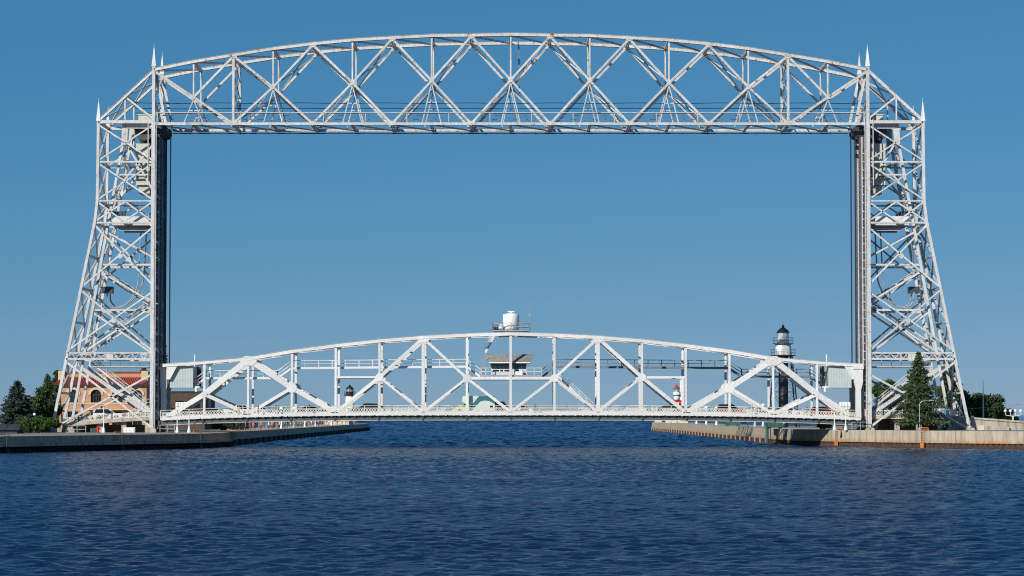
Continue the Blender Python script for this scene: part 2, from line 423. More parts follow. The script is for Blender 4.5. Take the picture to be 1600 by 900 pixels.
def rail(mb,p,q,h=1.1,post=2.2,n=2,r=.035):
    p=Vector(p);q=Vector(q)
    for k in range(n): mb.bar(p+V(0,0,h*(k+1)/n),q+V(0,0,h*(k+1)/n),r*2,r*2)
    c=max(1,int((q-p).length/post))
    for i in range(c+1):
        a=p.lerp(q,i/c); mb.bar(a,a+V(0,0,h),r*2,r*2)
def stair(parent,p,q,width,axis,mat,name='stair_flight'):
    """stringers, treads and handrails from p up to q; axis = side direction"""
    p=Vector(p);q=Vector(q);a=Vector(axis)*(width/2); mb=MB()
    for sg in (-1,1):
        mb.bar(p+a*sg,q+a*sg,.3,.06,axis)
        for h in (.55,1.05): mb.bar(p+a*sg+V(0,0,h),q+a*sg+V(0,0,h),.06,.06,axis)
        c=max(2,int((q-p).length/1.6))
        for i in range(c+1):
            b=p.lerp(q,i/c)+a*sg; mb.bar(b,b+V(0,0,1.05),.05,.05,axis)
    n=max(3,int(abs(q.z-p.z)/.22))
    for i in range(n):
        b=p.lerp(q,(i+.5)/n); mb.bar(b-a,b+a,.25,.04,(0,0,1))
    return mb.build(name,mat,parent)

YF,YR=0.0,10.4          # front and rear planes of towers and overhead truss
def FX(px,py): 
    p=W(px,py,YF); return p.x,p.z

# ------------------------------------------------------------------ overhead truss
ot=thing('overhead_truss','long arched white overhead truss spanning between the tops of both bridge towers','bridge truss',(0,5.2,53.2))
PANX=[-58.95,-45.8,-32.7,-19.6,-6.53,6.53,19.6,32.7,45.8,58.95]
def zt(py): return W(798,py,0).z
TOPZ=[zt(109),zt(86),zt(68.5),zt(59),zt(55),zt(55),zt(59),zt(68.5),zt(86),zt(109)]
BZ=zt(193.5)
S='worn_steel'
def topz(x):
    for i in range(9):
        if PANX[i]<=x<=PANX[i+1]+1e-6:
            f=(x-PANX[i])/(PANX[i+1]-PANX[i])
            # gentle curve between panel points
            return TOPZ[i]*(1-f)+TOPZ[i+1]*f+ .12*math.sin(math.pi*f)
for Yp in (YF,YR):
    for i in range(9):
        xa,xb=PANX[i],PANX[i+1]; xm=(xa+xb)/2
        memb('top_chord',(xa,Yp,topz(xa)),(xm,Yp,topz(xm)),.52,.6,'chord',ot,S)
        memb('top_chord',(xm,Yp,topz(xm)),(xb,Yp,topz(xb)),.52,.6,'chord',ot,S)
        memb('bottom_chord',(xa,Yp,BZ),(xm,Yp,BZ),.42,.5,'laced',ot,S)
        memb('bottom_chord',(xm,Yp,BZ),(xb,Yp,BZ),.42,.5,'laced',ot,S)
        za,zb=TOPZ[i]-.2,TOPZ[i+1]-.2
        if 0<i<8:
            f=(za-BZ)/((za-BZ)+(zb-BZ)); xc=xa+(xb-xa)*f; zc=za+(BZ-za)*f
            xc,zc=xm,(za+zb)/2*.5+BZ*.5
            c=V(xc,Yp,zc)
            for a in ((xa,za),(xb,BZ),(xb,zb),(xa,BZ)):
                memb('diagonal',(a[0],Yp,a[1]),c,.35,.42,'laced',ot,S)
        else:
            # end panels: one full diagonal from the tower top, half diagonal from the other side
            hi,lo=((xa,za),(xb,BZ)) if i==0 else ((xb,zb),(xa,BZ))
            oth=(xb,zb) if i==0 else (xa,za)
            c=V((hi[0]+lo[0])/2,Yp,(hi[1]+lo[1])/2)
            memb('diagonal',(hi[0],Yp,hi[1]),c,.38,.42,'laced',ot,S); memb('diagonal',c,(lo[0],Yp,lo[1]),.38,.42,'laced',ot,S)
            memb('diagonal',(oth[0],Yp,oth[1]),c,.35,.42,'laced',ot,S)
            memb('post',(lo[0],Yp,BZ),(lo[0],Yp,oth[1]),.4,.45,'laced',ot,S)
        gusset(c,.4,Yp-.27,Yp+.27,ot,S)
        memb('vertical',(c.x,Yp,topz(c.x)-.3),c,.24,.28,'laced',ot,S)
        for dx in (-1.55,1.55):
            memb('hanger',c+V(0,0,-.4),(c.x+dx,Yp+(.0 if Yp==YF else 0),BZ+.2),.16,.2,'lattice',ot,S)
        memb('hanger_tie',(c.x-.75,Yp,(c.z+BZ)/2),(c.x+.75,Yp,(c.z+BZ)/2),.12,.12,'box',ot,S)
    for i in range(1,9):
        gusset((PANX[i],0,TOPZ[i]-.25),.4,Yp-.31,Yp+.31,ot,S,6,.65)
        gusset((PANX[i],0,BZ+.1),.38,Yp-.27,Yp+.27,ot,S,6,.75)
for i in range(9):
    xa,xb=PANX[i],PANX[i+1]; xm=(xa+xb)/2
    for (x0,x1) in ((xa,xm),(xm,xb)):      # top lateral system
        memb('lateral_brace',(x0,YF+.4,topz(x0)-.1),(x1,YR-.4,topz(x1)-.1),.28,.28,'lattice',ot,S,(0,0,1))
    memb('cross_strut',(xm,YF+.4,topz(xm)-.15),(xm,YR-.4,topz(xm)-.15),.5,.4,'lattice',ot,S,(0,0,1))
    if i: memb('cross_strut',(xa,YF+.4,TOPZ[i]-.2),(xa,YR-.4,TOPZ[i]-.2),.5,.4,'lattice',ot,S,(0,0,1))
    for (x0,x1) in ((xa,xm),(xm,xb)):      # bottom laterals
        memb('bottom_lateral',(x0,YF+.3,BZ-.1),(x1,YR-.3,BZ-.1),.22,.22,'lattice',ot,S,(0,0,1))
    memb('floor_strut',(xm,YF,BZ-.15),(xm,YR,BZ-.15),.45,.35,'lattice',ot,S,(0,0,1))
    if i: memb('floor_strut',(xa,YF,BZ-.15),(xa,YR,BZ-.15),.5,.4,'lattice',ot,S,(0,0,1))
    if 0<i<8:                              # sway bracing between the two planes, along the rising diagonals
        c=V(xm,0,(TOPZ[i]+TOPZ[i+1])/4-.1+BZ/2)
        ends=[V(xa,0,BZ),V(xb,0,TOPZ[i+1]-.3)] if i<=4 else [V(xb,0,BZ),V(xa,0,TOPZ[i]-.3)]
        for e in ends:
            for (yy0,yy1) in ((YF+.3,YR-.3),(YR-.3,YF+.3)):
                a=c.lerp(e,.08); b=c.lerp(e,.92)
                memb('sway_brace',(a.x,yy0,a.z),(b.x,yy1,b.z),.16,.16,'lattice',ot,S)
        memb('sway_strut',(c.x,YF+.3,c.z),(c.x,YR-.3,c.z),.3,.3,'lattice',ot,S,(0,0,1))
for x in (PANX[1],PANX[8]):                # portal lacing on the first posts
    z=TOPZ[1]-.3; n=4
    for k in range(n):
        z0=BZ+(z-BZ)*k/n; z1=BZ+(z-BZ)*(k+1)/n
        memb('portal_brace',(x,YF+.3,z0),(x,YR-.3,z1),.16,.16,'lattice',ot,S,(1,0,0))
        memb('portal_brace',(x,YR-.3,z0),(x,YF+.3,z1),.16,.16,'lattice',ot,S,(1,0,0))
# catwalk with handrails inside the bottom chord
mb=MB(); mb.box(-58.5,1.2,BZ+.28,58.5,2.3,BZ+.34); mb.build('catwalk_floor','walk_grey',ot)
mb=MB(); rail(mb,(-58.3,-.2,BZ+.33),(58.3,-.2,BZ+.33),1.5,6.6,1,.06); mb.build('handrail',S,ot)
mb=MB(); rail(mb,(-58.3,2.35,BZ+.3),(58.3,2.35,BZ+.3),1.3,6.6,2,.035); mb.build('handrail','walk_grey',ot)
for (yy,dz,r) in ((4.5,4.0,.06),(5.8,3.25,.055),(7.0,2.6,.05)):
    n=60; mb=MB(); mb.tube([(-63+126*i/n,yy,BZ+dz-.12*(1-math.cos(2*math.pi*9*i/n))/2) for i in range(n+1)],r,5); mb.build('power_cable','cable_black',ot)
mb=MB(); mb.tube([(-57,YR-.1,BZ-.5),(57,YR-.1,BZ-.5)],.11,6)
for i in range(27): x=-54+108*i/26; mb.bar((x,YR-.1,BZ-.2),(x,YR-.1,BZ-.72),.12,.12)
mb.build('conduit','dark_steel',ot)
memb('antenna_mast',(1.3,6,topz(1.3)-.2),(1.5,6,BZ+5.5),.22,.22,'lattice',ot,'walk_grey')

# ------------------------------------------------------------------ towers
TS='tower_steel'
def tower(sg,label):
    t=thing('bridge_tower',label,'bridge tower',(sg*64,5.2,2.5))
    def P(px,py,Y):          # measured on the left tower, mirrored for the right one
        x,z=FX(px,py); return V(-sg*x,Y,z)
    XI=58.95; zI=zt(109); zB=2.6
    def inner(py,Y): return V(sg*XI,Y,zt(py))
    OUT=[(154,190),(152.3,313),(148.2,347),(81,672)]
    def outer(py,Y):
        for (x0,y0),(x1,y1) in zip(OUT[:-1],OUT[1:]):
            if y0<=py<=y1: return P(x0+(x1-x0)*(py-y0)/(y1-y0),py,Y)
    def back(py,Y): return P(195+(107.5-195)*(py-198)/(677-198),py,Y)
    zfoot=2.75
    for Y in (YF,YR):
        # legs
        ztop=zt(104)
        memb('inner_leg',(sg*XI,Y,zfoot),(sg*XI,Y,BZ),.6,.7,'laced',t,TS)
        memb('inner_leg',(sg*XI,Y,BZ),(sg*XI,Y,ztop),.5,.6,'laced',t,TS)
        for a,b in ((190,313),(313,347),(347,450),(450,556),(556,672)):
            memb('outer_leg',outer(a,Y),outer(b,Y),.45,.5,'laced',t,TS)
        for a,b in ((200,345),(345,484),(484,674)):
            yy=Y+(1.2 if Y==YF else -1.2)
            memb('back_column',back(a,yy),back(b,yy),.42,.42,'laced',t,TS)
        # front panel X bracing
        for (a,b) in ((195,251),(255,312)):
            memb('cross_brace',outer(a,Y),inner(b,Y),.22,.25,'laced',t,TS); memb('cross_brace',outer(b,Y),inner(a,Y),.22,.25,'laced',t,TS)
        for (a0,a1,b0,b1) in ((351,445,355,449),(453,548,456,547)):
            memb('cross_brace',outer(a0,Y),inner(a1,Y),.25,.26,'laced',t,TS); memb('cross_brace',inner(b0,Y),outer(b1,Y),.25,.26,'laced',t,TS)
            c=(outer(a0,Y)+inner(a1,Y)+inner(b0,Y)+outer(b1,Y))/4; gusset(c,.45,Y-.22,Y+.22,t,TS)
        memb('cross_brace',outer(565,Y),inner(668,Y),.29,.3,'laced',t,TS); memb('cross_brace',inner(585,Y),outer(670,Y),.29,.3,'laced',t,TS)
        # double X band
        mid_t=(outer(315,Y)+inner(315,Y))/2; mid_b=(outer(346,Y)+inner(346,Y))/2
        for a,b in ((outer(315,Y),mid_b),(outer(346,Y),mid_t),(inner(315,Y),mid_b),(inner(346,Y),mid_t)):
            memb('cross_brace',a,b,.22,.22,'laced',t,TS)
        # horizontals
        memb('top_beam',outer(190.5,Y),inner(190.5,Y),.5,.5,'laced',t,TS)
        memb('strut',outer(253,Y),inner(253,Y),.27,.3,'laced',t,TS)
        memb('strut',outer(314,Y),inner(314,Y),.22,.3,'laced',t,TS)
        memb('strut',outer(348,Y),inner(348,Y),.27,.3,'laced',t,TS)
        # lattice girder
        for py,w in ((551.5,.22),(561,.3)): memb('girder_flange',outer(py,Y),inner(py,Y),w,.5,'box',t,TS)
        a,b=outer(556,Y),inner(556,Y); mb=MB(); n=20; h=.42
        for k in range(n):
            if 9<=k<=10: continue
            s0=1 if k%2 else -1
            p=a.lerp(b,k/n)+V(0,0,s0*h); q=a.lerp(b,(k+1)/n)-V(0,0,s0*h)
            mb.bar(p,q,.11,.3)
        o=mb.build('girder_lacing',TS,t); o['kind']='stuff'
        c=a.lerp(b,.5); mb=MB(); mb.box(c.x-.62,Y-.18,c.z-.42,c.x+.62,Y+.18,c.z+.42); mb.build('girder_plate',TS,t)
        # end wing at the top
        tip=outer(190,Y)+V(0,0,.1); hi=V(sg*XI,Y,zI-.1); md=hi.lerp(tip,.52)
        memb('end_chord',hi,md,.45,.5,'chord',t,TS); memb('end_chord',md,tip,.45,.5,'chord',t,TS)
        memb('wing_post',md,(md.x,Y,zt(187)),.22,.22,'laced',t,TS)
        memb('wing_diagonal',md,inner(186,Y),.27,.3,'laced',t,TS)
        memb('portal_strut',(sg*(XI-.3),Y+(0.6 if Y==YF else -.6),zI-.8),(sg*(XI-1.9),Y+(.6 if Y==YF else -.6),BZ+.3),.42,.35,'laced',t,TS)
        # finials
        for base,h,w in ((V(sg*XI,Y,zt(101.5)),3.55,.36),(V(outer(190,Y).x,Y,zt(187)),3.6,.36)):
            mb=MB(); mb.box(base.x-w,Y-w,base.z-.25,base.x+w,Y+w,base.z)
            mb.bar(base,base+V(0,0,h*.8),w*1.85,w*1.85,(0,1,0),.12,.12); mb.tube([base+V(0,0,h*.78),base+V(0,0,h)],.05,5,.02)
            for k in range(1,6):
                z=h*.8*k/6.5; ww=w*1.85*(1-z/(h*.8)*.93)+.03
                mb.bar(base+V(0,0,z-.05),base+V(0,0,z+.05),ww,ww)
            mb.build('finial','white_steel',t)
        # inner back-frame bracing
        yy=Y+(1.3 if Y==YF else -1.3)
        for py in (413,484): memb('frame_strut',back(py,yy),inner(py,yy),.28,.3,'laced',t,TS)
        for a,b in ((362,402),(423,473)): memb('frame_diagonal',back(a,yy),inner(b,yy),.27,.3,'laced',t,TS)
        for a,b in ((549,477),(487,553)): memb('frame_diagonal',back(a,yy),inner(b,yy),.27,.3,'laced',t,TS)
        memb('frame_diagonal',back(575,yy),inner(650,yy),.55,.5,'laced',t,TS)
        memb('frame_strut',back(272,yy),inner(272,yy),.25,.25,'laced',t,TS)
        memb('frame_diagonal',back(215,yy),inner(300,yy),.3,.3,'laced',t,TS); memb('frame_diagonal',back(300,yy),inner(222,yy),.3,.3,'laced',t,TS)
        # guide columns on the canal side of the inner leg
        gy=Y+(2.6 if Y==YF else -2.6); gx=sg*(XI-.78)
        memb('guide_column',(gx,gy,zfoot+.2),(gx,gy,zt(206)),.36,.8,'laced',t,TS)
        n=19
        for k in range(n):
            z0=zfoot+.8+(BZ-2.2-zfoot)*k/n; z1=z0+(BZ-2.2-zfoot)/n-.35; y0,y1=(.75,4.6) if Y==YF else (5.0,9.65)
            mb=MB(); xw=sg*(XI-.42); mb.box(xw-.05,y0,z0,xw+.05,y1,z1); mb.box(xw-.09,y0,z0-.2,xw+.09,y1,z0-.08); mb.build('web_plate','guide_dark',t)  # deep shade of the inner tower face is put into the plate colour
        mb=MB(); n=34
        for k in range(n):
            z0=zfoot+.6+(BZ-4-zfoot)*k/n; z1=zfoot+.6+(BZ-4-zfoot)*(k+1)/n
            mb.bar((sg*XI,Y,z0),(gx,gy,z0),.14,.12); 
            mb.bar((sg*XI,gy,z0),(gx,gy,z1),.12,.1)
        o=mb.build('guide_lacing',TS,t); o['kind']='stuff'
        mb=MB(); mb.box(gx-sg*.2-.1,gy-.5,zfoot+1,gx-sg*.2+.1,gy+.5,zt(212)); 
        for k in range(56):
            z=zfoot+1.3+(BZ-5-zfoot)*k/56; mb.box(gx-sg*.36-.07,gy-.35,z,gx-sg*.36+.07,gy+.35,z+.42)
        mb.build('guide_rail','guide_dark',t)
        mb=MB(); mb.tube([(sg*(XI-.5),Y-.3,zfoot),(sg*(XI-.5),Y-.3,BZ+1)],.08,6); mb.build('conduit',TS,t)
        mb=MB(); mb.tube([(sg*(XI+.85),Y-.2,zt(290)),(sg*(XI+.85),Y-.2,zt(186))],.09,6); mb.build('conduit',TS,t)
        # footings
        for p in (V(sg*XI,Y,0),V(outer(672,Y).x,Y,0),V(back(674,Y).x,Y+(1.2 if Y==YF else -1.2),0)):
            mb=MB(); mb.bar((p.x,p.y,1.6),(p.x,p.y,2.95),1.9,1.9,(0,1,0),1.4,1.4); mb.bar((p.x,p.y,2.95),(p.x,p.y,3.1),1.1,1.1); mb.build('footing','ramp_concrete',t)
    # bracing between front and rear planes, outer face
    lv=[190,252,314,348,399,450,503,556,614,668]
    for a,b in zip(lv[:-1],lv[1:]):
        memb('face_brace',outer(a,YF),outer(b,YR),.26,.26,'lattice',t,TS,(1,0,0)); memb('face_brace',outer(b,YF),outer(a,YR),.26,.26,'lattice',t,TS,(1,0,0))
        memb('face_strut',outer(a,YF),outer(a,YR),.4,.35,'lattice',t,TS,(0,0,1))
    lv=[200,272,345,413,484,556]
    for a,b in zip(lv[:-1],lv[1:]):
        y0,y1=YF+1.2,YR-1.2
        memb('face_brace',back(a,y0),back(b,y1),.24,.24,'lattice',t,TS,(1,0,0)); memb('face_brace',back(b,y0),back(a,y1),.24,.24,'lattice',t,TS,(1,0,0))
        memb('face_strut',back(b,y0),back(b,y1),.4,.35,'lattice',t,TS,(0,0,1))
    lv=[206,260,314,368,422,476,530]
    for a,b in zip(lv[:-1],lv[1:]):
        memb('face_brace',inner(a,YF),inner(b,YR),.3,.3,'lattice',t,TS,(1,0,0)); memb('face_brace',inner(b,YF),inner(a,YR),.3,.3,'lattice',t,TS,(1,0,0))
        memb('face_strut',inner(b,YF),inner(b,YR),.4,.4,'lattice',t,TS,(0,0,1))
    lv=[113,150,187]
    for a,b in zip(lv[:-1],lv[1:]):
        memb('face_brace',inner(a,YF),inner(b,YR),.3,.3,'lattice',t,TS,(1,0,0)); memb('face_brace',inner(b,YF),inner(a,YR),.3,.3,'lattice',t,TS,(1,0,0))
    hiF=V(sg*XI,YF,zI-.1); tipF=outer(190,YF)+V(0,0,.1)
    for f0,f1 in ((.03,.5),(.5,.97)):
        for y0,y1 in ((YF,YR),(YR,YF)):
            a=hiF.lerp(tipF,f0); b=hiF.lerp(tipF,f1); memb('wing_lateral',(a.x,y0,a.z),(b.x,y1,b.z),.2,.2,'lattice',t,TS,(0,0,1))
    memb('wing_strut',(hiF.lerp(tipF,.5).x,YF,hiF.lerp(tipF,.5).z),(hiF.lerp(tipF,.5).x,YR,hiF.lerp(tipF,.5).z),.3,.3,'lattice',t,TS,(0,0,1))
    for py in (190,253,314,348): memb('face_strut',(outer(py,YF)+inner(py,YF))/2,(outer(py,YR)+inner(py,YR))/2,.35,.35,'lattice',t,TS,(0,0,1))
    # sheaves and their machinery
    for y in (2.4,4.0,6.4,8.0):
        for px in (222,):
            c=P(px,203,y); n=20; mb=MB()
            ring=[(c.x+1.55*math.cos(2*math.pi*k/n),c.z+1.55*math.sin(2*math.pi*k/n)) for k in range(n)]
            mb.prism(ring,y-.3,y+.3); mb.build('sheave','dark_steel',t)
        c=P(250,202,y); ring=[(c.x+1.0*math.cos(2*math.pi*k/18),c.z+1.0*math.sin(2*math.pi*k/18)) for k in range(18)]
        mb=MB(); mb.prism(ring,y-.3,y+.3); mb.build('sheave','dark_steel',t)
    a=P(214,188,2.0); b=P(235,178,8.4); mb=MB(); mb.box(a.x,1.6,a.z,b.x,8.8,b.z); 
    mb.box(a.x+sg*.15,1.45,b.z,b.x-sg*.15,8.95,b.z+.12); mb.build('machinery_house','counterweight_paint',t)
    for y in (1.0,9.4):
        mb=MB(); mb.prism([(P(190,192,y).x,P(190,192,y).z),(P(200,192,y).x,P(200,192,y).z),(P(197,226,y).x,P(197,226,y).z),(P(188,226,y).x,P(188,226,y).z)],y-.2,y+.2); mb.build('bearing_plate',TS,t)
        a=P(196,200,y); b=P(240,197,y); mb=MB(); mb.box(a.x,y-.25,a.z,b.x,y+.25,b.z+.5); mb.build('sheave_girder',TS,t)
    # access platform with its white parapet, dark motor boxes
    a=P(174,351,1.2); b=P(231,337,1.2)
    mb=MB(); mb.box(a.x,1.0,a.z-.1,b.x,9.2,a.z+.05); mb.build('platform_floor','walk_grey',t)
    for y in (1.0,9.2):
        mb=MB(); mb.box(a.x,y-.04,a.z+.05,b.x,y+.04,b.z); mb.box(a.x,y-.09,b.z-.12,b.x,y+.09,b.z); mb.build('platform_parapet','white_steel',t)
    for k in range(4):
        p=P(176+k*5,333,2.5); mb=MB(); mb.box(p.x-.18,2.2,a.z+.05,p.x+.18,2.9,p.z+.45); mb.build('motor_box','dark_steel',t)
    for y0 in (1.4,6.0):
        p0=P(186,355,y0); p1=P(228,355,y0); mb=MB(); mb.box(p0.x,y0,p0.z-.5,p1.x,y0+.3,p0.z); mb.build('platform_girder','girder_grey',t)
    # hanging electric cable loops
    for y,x0,x1,low,ye in ((3.0,217,163,478,455),(4.2,224,166,474,458)):
        pts=[]
        for k in range(25):
            f=k/24
            if f<.5: px=x0-(x0-x0*.0-190)*0 ; 
            ang=f*math.pi
            pts.append((f,))
        top=P(x0,350,y); bot=P((x0+x1)/2+4,low,y); end=P(x1,ye,y)
        pts=[top.lerp(V(top.x+sg*.4,y,bot.z+5),k/6) for k in range(6)]
        c0=V(top.x+sg*.4,y,bot.z+5)
        for k in range(13):
            a=math.pi*k/12; f=(1-math.cos(a))/2
            pts.append(V(c0.x+(end.x-c0.x)*f,y,(c0.z*(1-f)+end.z*f)-(math.sin(a)**.9)*( (c0.z+end.z)/2-bot.z)))
        mb=MB(); mb.tube(pts,.13,6); mb.build('cable_loop','grey_steel',t)
    p=P(163,452,3.6); mb=MB(); mb.box(p.x-.9,3.0,p.z-.5,p.x+.9,4.6,p.z+.6); mb.build('junction_box','dark_steel',t)
    # stairs climbing inside the tower
    for (x0,y0,x1,y1,yy) in ((226,474,150,424,5.0),(136,549,224,477,6.0),(226,634,140,566,1.9)):
        stair(t,P(x0,y0,yy),P(x1,y1,yy),1.0,(0,1,0),TS)
    p0=P(222,634,1.9); p1=P(232,634,1.9); mb=MB(); mb.box(p0.x,1.2,p0.z-.1,p1.x,3.2,p0.z); rail(mb,p0,p1,1.1,1); mb.build('stair_landing',TS,t)
    stair(t,P(205,652,1.9),P(222,634,1.9),1.0,(0,1,0),TS)
    a=P(140,567,2); b=P(232,567,2); mb=MB(); mb.box(a.x,1.2,a.z-.7,b.x,8.8,a.z-.55); rail(mb,V(a.x,1.3,a.z-.55),V(b.x,1.3,a.z-.55),1.1,1.6); mb.build('service_deck',TS,t)
    return t
tower(-1,'white steel lattice bridge tower on the left quay beside the red-roofed building')
tower(1,'white steel lattice bridge tower on the right quay behind the spruce')

# counterweights and lifting ropes
for sg,side in ((-1,'left'),(1,'right')):
    t=thing('counterweight','pale grey counterweight block hanging high inside the %s bridge tower'%side,'counterweight',(sg*61,5.2,45),'bridge counterweights')
    def P(px,py,Y): p=W(px,py,0); return V(-sg*p.x,Y,p.z)
    def blk(name,x0,y0,x1,y1,ya,yb,mat):
        a=P(x0,y0,0); b=P(x1,y1,0); mb=MB(); mb.box(a.x,ya,a.z,b.x,yb,b.z); return mb.build(name,mat,t)
    for k in range(2): blk('weight_panel',209.5+k*10.6,222,219.8+k*10.6,269,2.4,8.0,'counterweight_paint')
    blk('weight_band',209,269.5,231,273.5,2.3,8.1,'grey_steel'); blk('weight_box',209.5,274,231,287,2.5,7.9,'counterweight_paint'); blk('weight_box',213,287.5,230,300,3,7.4,'counterweight_paint')
    blk('weight_band',214,215,228,221.5,3,7.4,'dark_steel')
    for i,y in enumerate((2.4,4.0,6.4,8.0)):
        mb=MB()
        for k in range(3):
            x=P(219+k*2.2,0,0).x; mb.tube([(x,y,zt(222)),(x,y,zt(203))],.06,5)
        mb.build('rope','cable_black',t)
    for i,(px,y) in enumerate(((259.3,2.6),(265.8,2.6))):
        x=-sg*W(px,380,y).x; mb=MB()
        for k in range(4): mb.tube([(x+(k%2-.5)*.07,y+(k//2-.5)*.4,W(0,572,y).z),(x+(k%2-.5)*.07,y+(k//2-.5)*.4,W(0,208,y).z)],.05,5)
        tag(mb.build('lifting_rope','cable_black'),'black lifting rope beside the %s tower, the one %s'%(side,'nearer the tower' if i==0 else 'nearer mid-channel'),'cable','lifting ropes')

# ------------------------------------------------------------------ lift span
ls=thing('lift_span','low arched white lift span with roadway crossing the canal between the towers','lift span',(0,5.2,5.0))
LF,LR=1.3,9.3; PW=7.21
def lsz(py): return W(798,py,LF).z
def deckz(x): return 5.55-0.85*(abs(x)/57.5)**3.2
TPY={0:521.5,1:523.5,2:527,3:532.5,4:540,5:549,6:560.5,7:566.5,8:571}
TZ={k:lsz(v) for k,v in TPY.items()}
MIDZ={1:lsz(591),3:lsz(589.5),5:lsz(606),7:lsz(616)}
S='white_steel'
for Yp in (LF,LR):
    for sg in (-1,1):
        for k in range(8):
            if k<6: memb('top_chord',(sg*k*PW,Yp,TZ[k]),(sg*(k+1)*PW,Yp,TZ[k+1]),.58,.6,'chord',ls,S)
            else: memb('end_chord',(sg*k*PW,Yp,TZ[k]),(sg*(k+1)*PW-(sg*.3 if k==7 else 0),Yp,TZ[k+1]),.5,.5,'chord',ls,S)
            memb('bottom_chord',(sg*k*PW,Yp,deckz(k*PW)-.15),(sg*(k+1)*PW,Yp,deckz((k+1)*PW)-.15),.6,.5,'laced',ls,S)
        def B(k): return V(sg*k*PW,Yp,deckz(k*PW)+.1)
        def T(k): return V(sg*k*PW,Yp,TZ[k]-.15)
        def Mi(k): return V(sg*k*PW,Yp,MIDZ[k])
        for k in range(1,8): memb('vertical',B(k),T(k),.36 if k!=2 else .52,.42,'laced',ls,S)
        for a,b,w in ((T(2),Mi(1),.42),(Mi(1),B(0),.42),(Mi(1),B(2),.36),(T(2),Mi(3),.55),(Mi(3),B(4),.55),(Mi(3),B(2),.36),
                      (T(6),Mi(5),.86),(Mi(5),B(4),.78),(Mi(5),B(6),.5),(T(6),Mi(7),.95),(Mi(7),B(7.85),.8),(Mi(7),B(6),.55)):
            memb('end_post' if w==.95 and b==Mi(7) else 'diagonal',a,b,w,.5,'laced',ls,S)
        memb('mid_strut',Mi(3),V(sg*4*PW,Yp,MIDZ[3]),.3,.3,'laced',ls,S)
        memb('mid_strut',Mi(1),V(0,Yp,MIDZ[1]),.45,.4,'laced',ls,S)
        for k,r in ((1,.68),(3,.68),(5,.85),(7,.5)): gusset(Mi(k),r,Yp-.29,Yp+.29,ls,S,10)
        for k in (2,6): gusset(T(k)+V(0,0,-.2),.6 if k==2 else .85,Yp-.33,Yp+.33,ls,S,8,1.0 if k==2 else 1.5)
        # end hanger column under the lifting girder
        ex=sg*57.3; mb=MB(); w=.72; Yc=Yp+((1.15 if Yp==LF else -1.15) if sg<0 else 0)
        mb.prism([(ex-w,TZ[8]+.3),(ex+w,TZ[8]+.3),(ex+w,TZ[8]-2.8),(ex+.4,TZ[8]-4),(ex+.4,deckz(57)-.2),(ex-.45,deckz(57)-.2),(ex-.45,TZ[8]-4),(ex-w,TZ[8]-2.8)],Yc-.35,Yc+.35)
        mb.box(ex-w-.15,Yc-.5,TZ[8]-.6,ex+w+.15,Yc+.5,TZ[8]-.15); mb.build('end_column',S,ls)
        mb=MB(); x1=sg*52.6
        mb.prism([(ex-sg*.6,TZ[8]+.35),(x1,TZ[8]+.62),(x1,TZ[8]+.2),(ex-sg*2.3,TZ[8]-.15),(ex-sg*1.15,TZ[8]-2.3),(ex-sg*.6,TZ[8]-2.3)],Yp-.2,Yp+.2); mb.build('knee_plate',S,ls)
    memb('vertical',(0,Yp,deckz(0)),(0,Yp,TZ[0]-.15),.4,.42,'laced',ls,S)
for sg in (-1,1):
    for k in range(0,9):
        if k==0 and sg==1: continue
        x=sg*k*PW
        if k<8:
            memb('cross_strut',(x,LF+.3,TZ[k]-.1),(x,LR-.3,TZ[k]-.1),.45,.4,'lattice',ls,S,(0,0,1))
            for a,b in ((LF,LR),(LR,LF)): memb('lateral_brace',(x,a,TZ[k]-.15),(sg*(k+1)*PW,b,TZ[k+1]-.15),.24,.24,'lattice',ls,S,(0,0,1))
        mb=MB(); z=deckz(x); mb.box(x-.13,-.7,z-1.22,x+.13,11.2,z-.45); mb.box(x-.3,-.7,z-1.32,x+.3,11.2,z-1.255); mb.build('floor_beam','dark_steel',ls)
# deck slab, stringer girders, fascia, brackets
def strip(name,y0,y1,z0,z1,mat,n=32,x0=-57.4,x1=57.4):
    mb=MB(); vs=[];fs=[]
    for i in range(n+1):
        x=x0+(x1-x0)*i/n; z=deckz(x); vs+=[(x,y0,z+z0),(x,y1,z+z0),(x,y1,z+z1),(x,y0,z+z1)]
        if i:
            a=4*(i-1);b=4*i
            fs+=[(a,b,b+1,a+1),(a+1,b+1,b+2,a+2),(a+2,b+2,b+3,a+3),(a+3,b+3,b,a)]
    fs+=[(0,1,2,3),(4*n+3,4*n+2,4*n+1,4*n)]; mb.add(vs,fs); return mb.build(name,mat,ls)
strip('roadway',1.75,8.85,-.32,-.2,'asphalt')
for y in (-1.0,10.2): strip('sidewalk',y,y+1.4,-.22,-.1,'paving')
strip('fascia_beam',-1.12,-1.02,-.36,.0,'white_steel'); strip('fascia_beam',11.62,11.72,-.36,.0,'white_steel')
for y in (-.5,3.4,7.0,10.9): strip('stringer',y,y+.16,-1.18,-.44,'deck_girder')
strip('bottom_flange',-.62,-.2,-1.25,-1.185,'rail_tan')
for i in range(92):
    x=-56.8+i*1.248; z=deckz(x); mb=MB(); mb.prism([(x-.16,z-.365),(x+.16,z-.365),(x+.12,z-.5),(x-.12,z-.5)],-1.1,-.52) 
    mb.build('sidewalk_bracket','white_steel',ls)
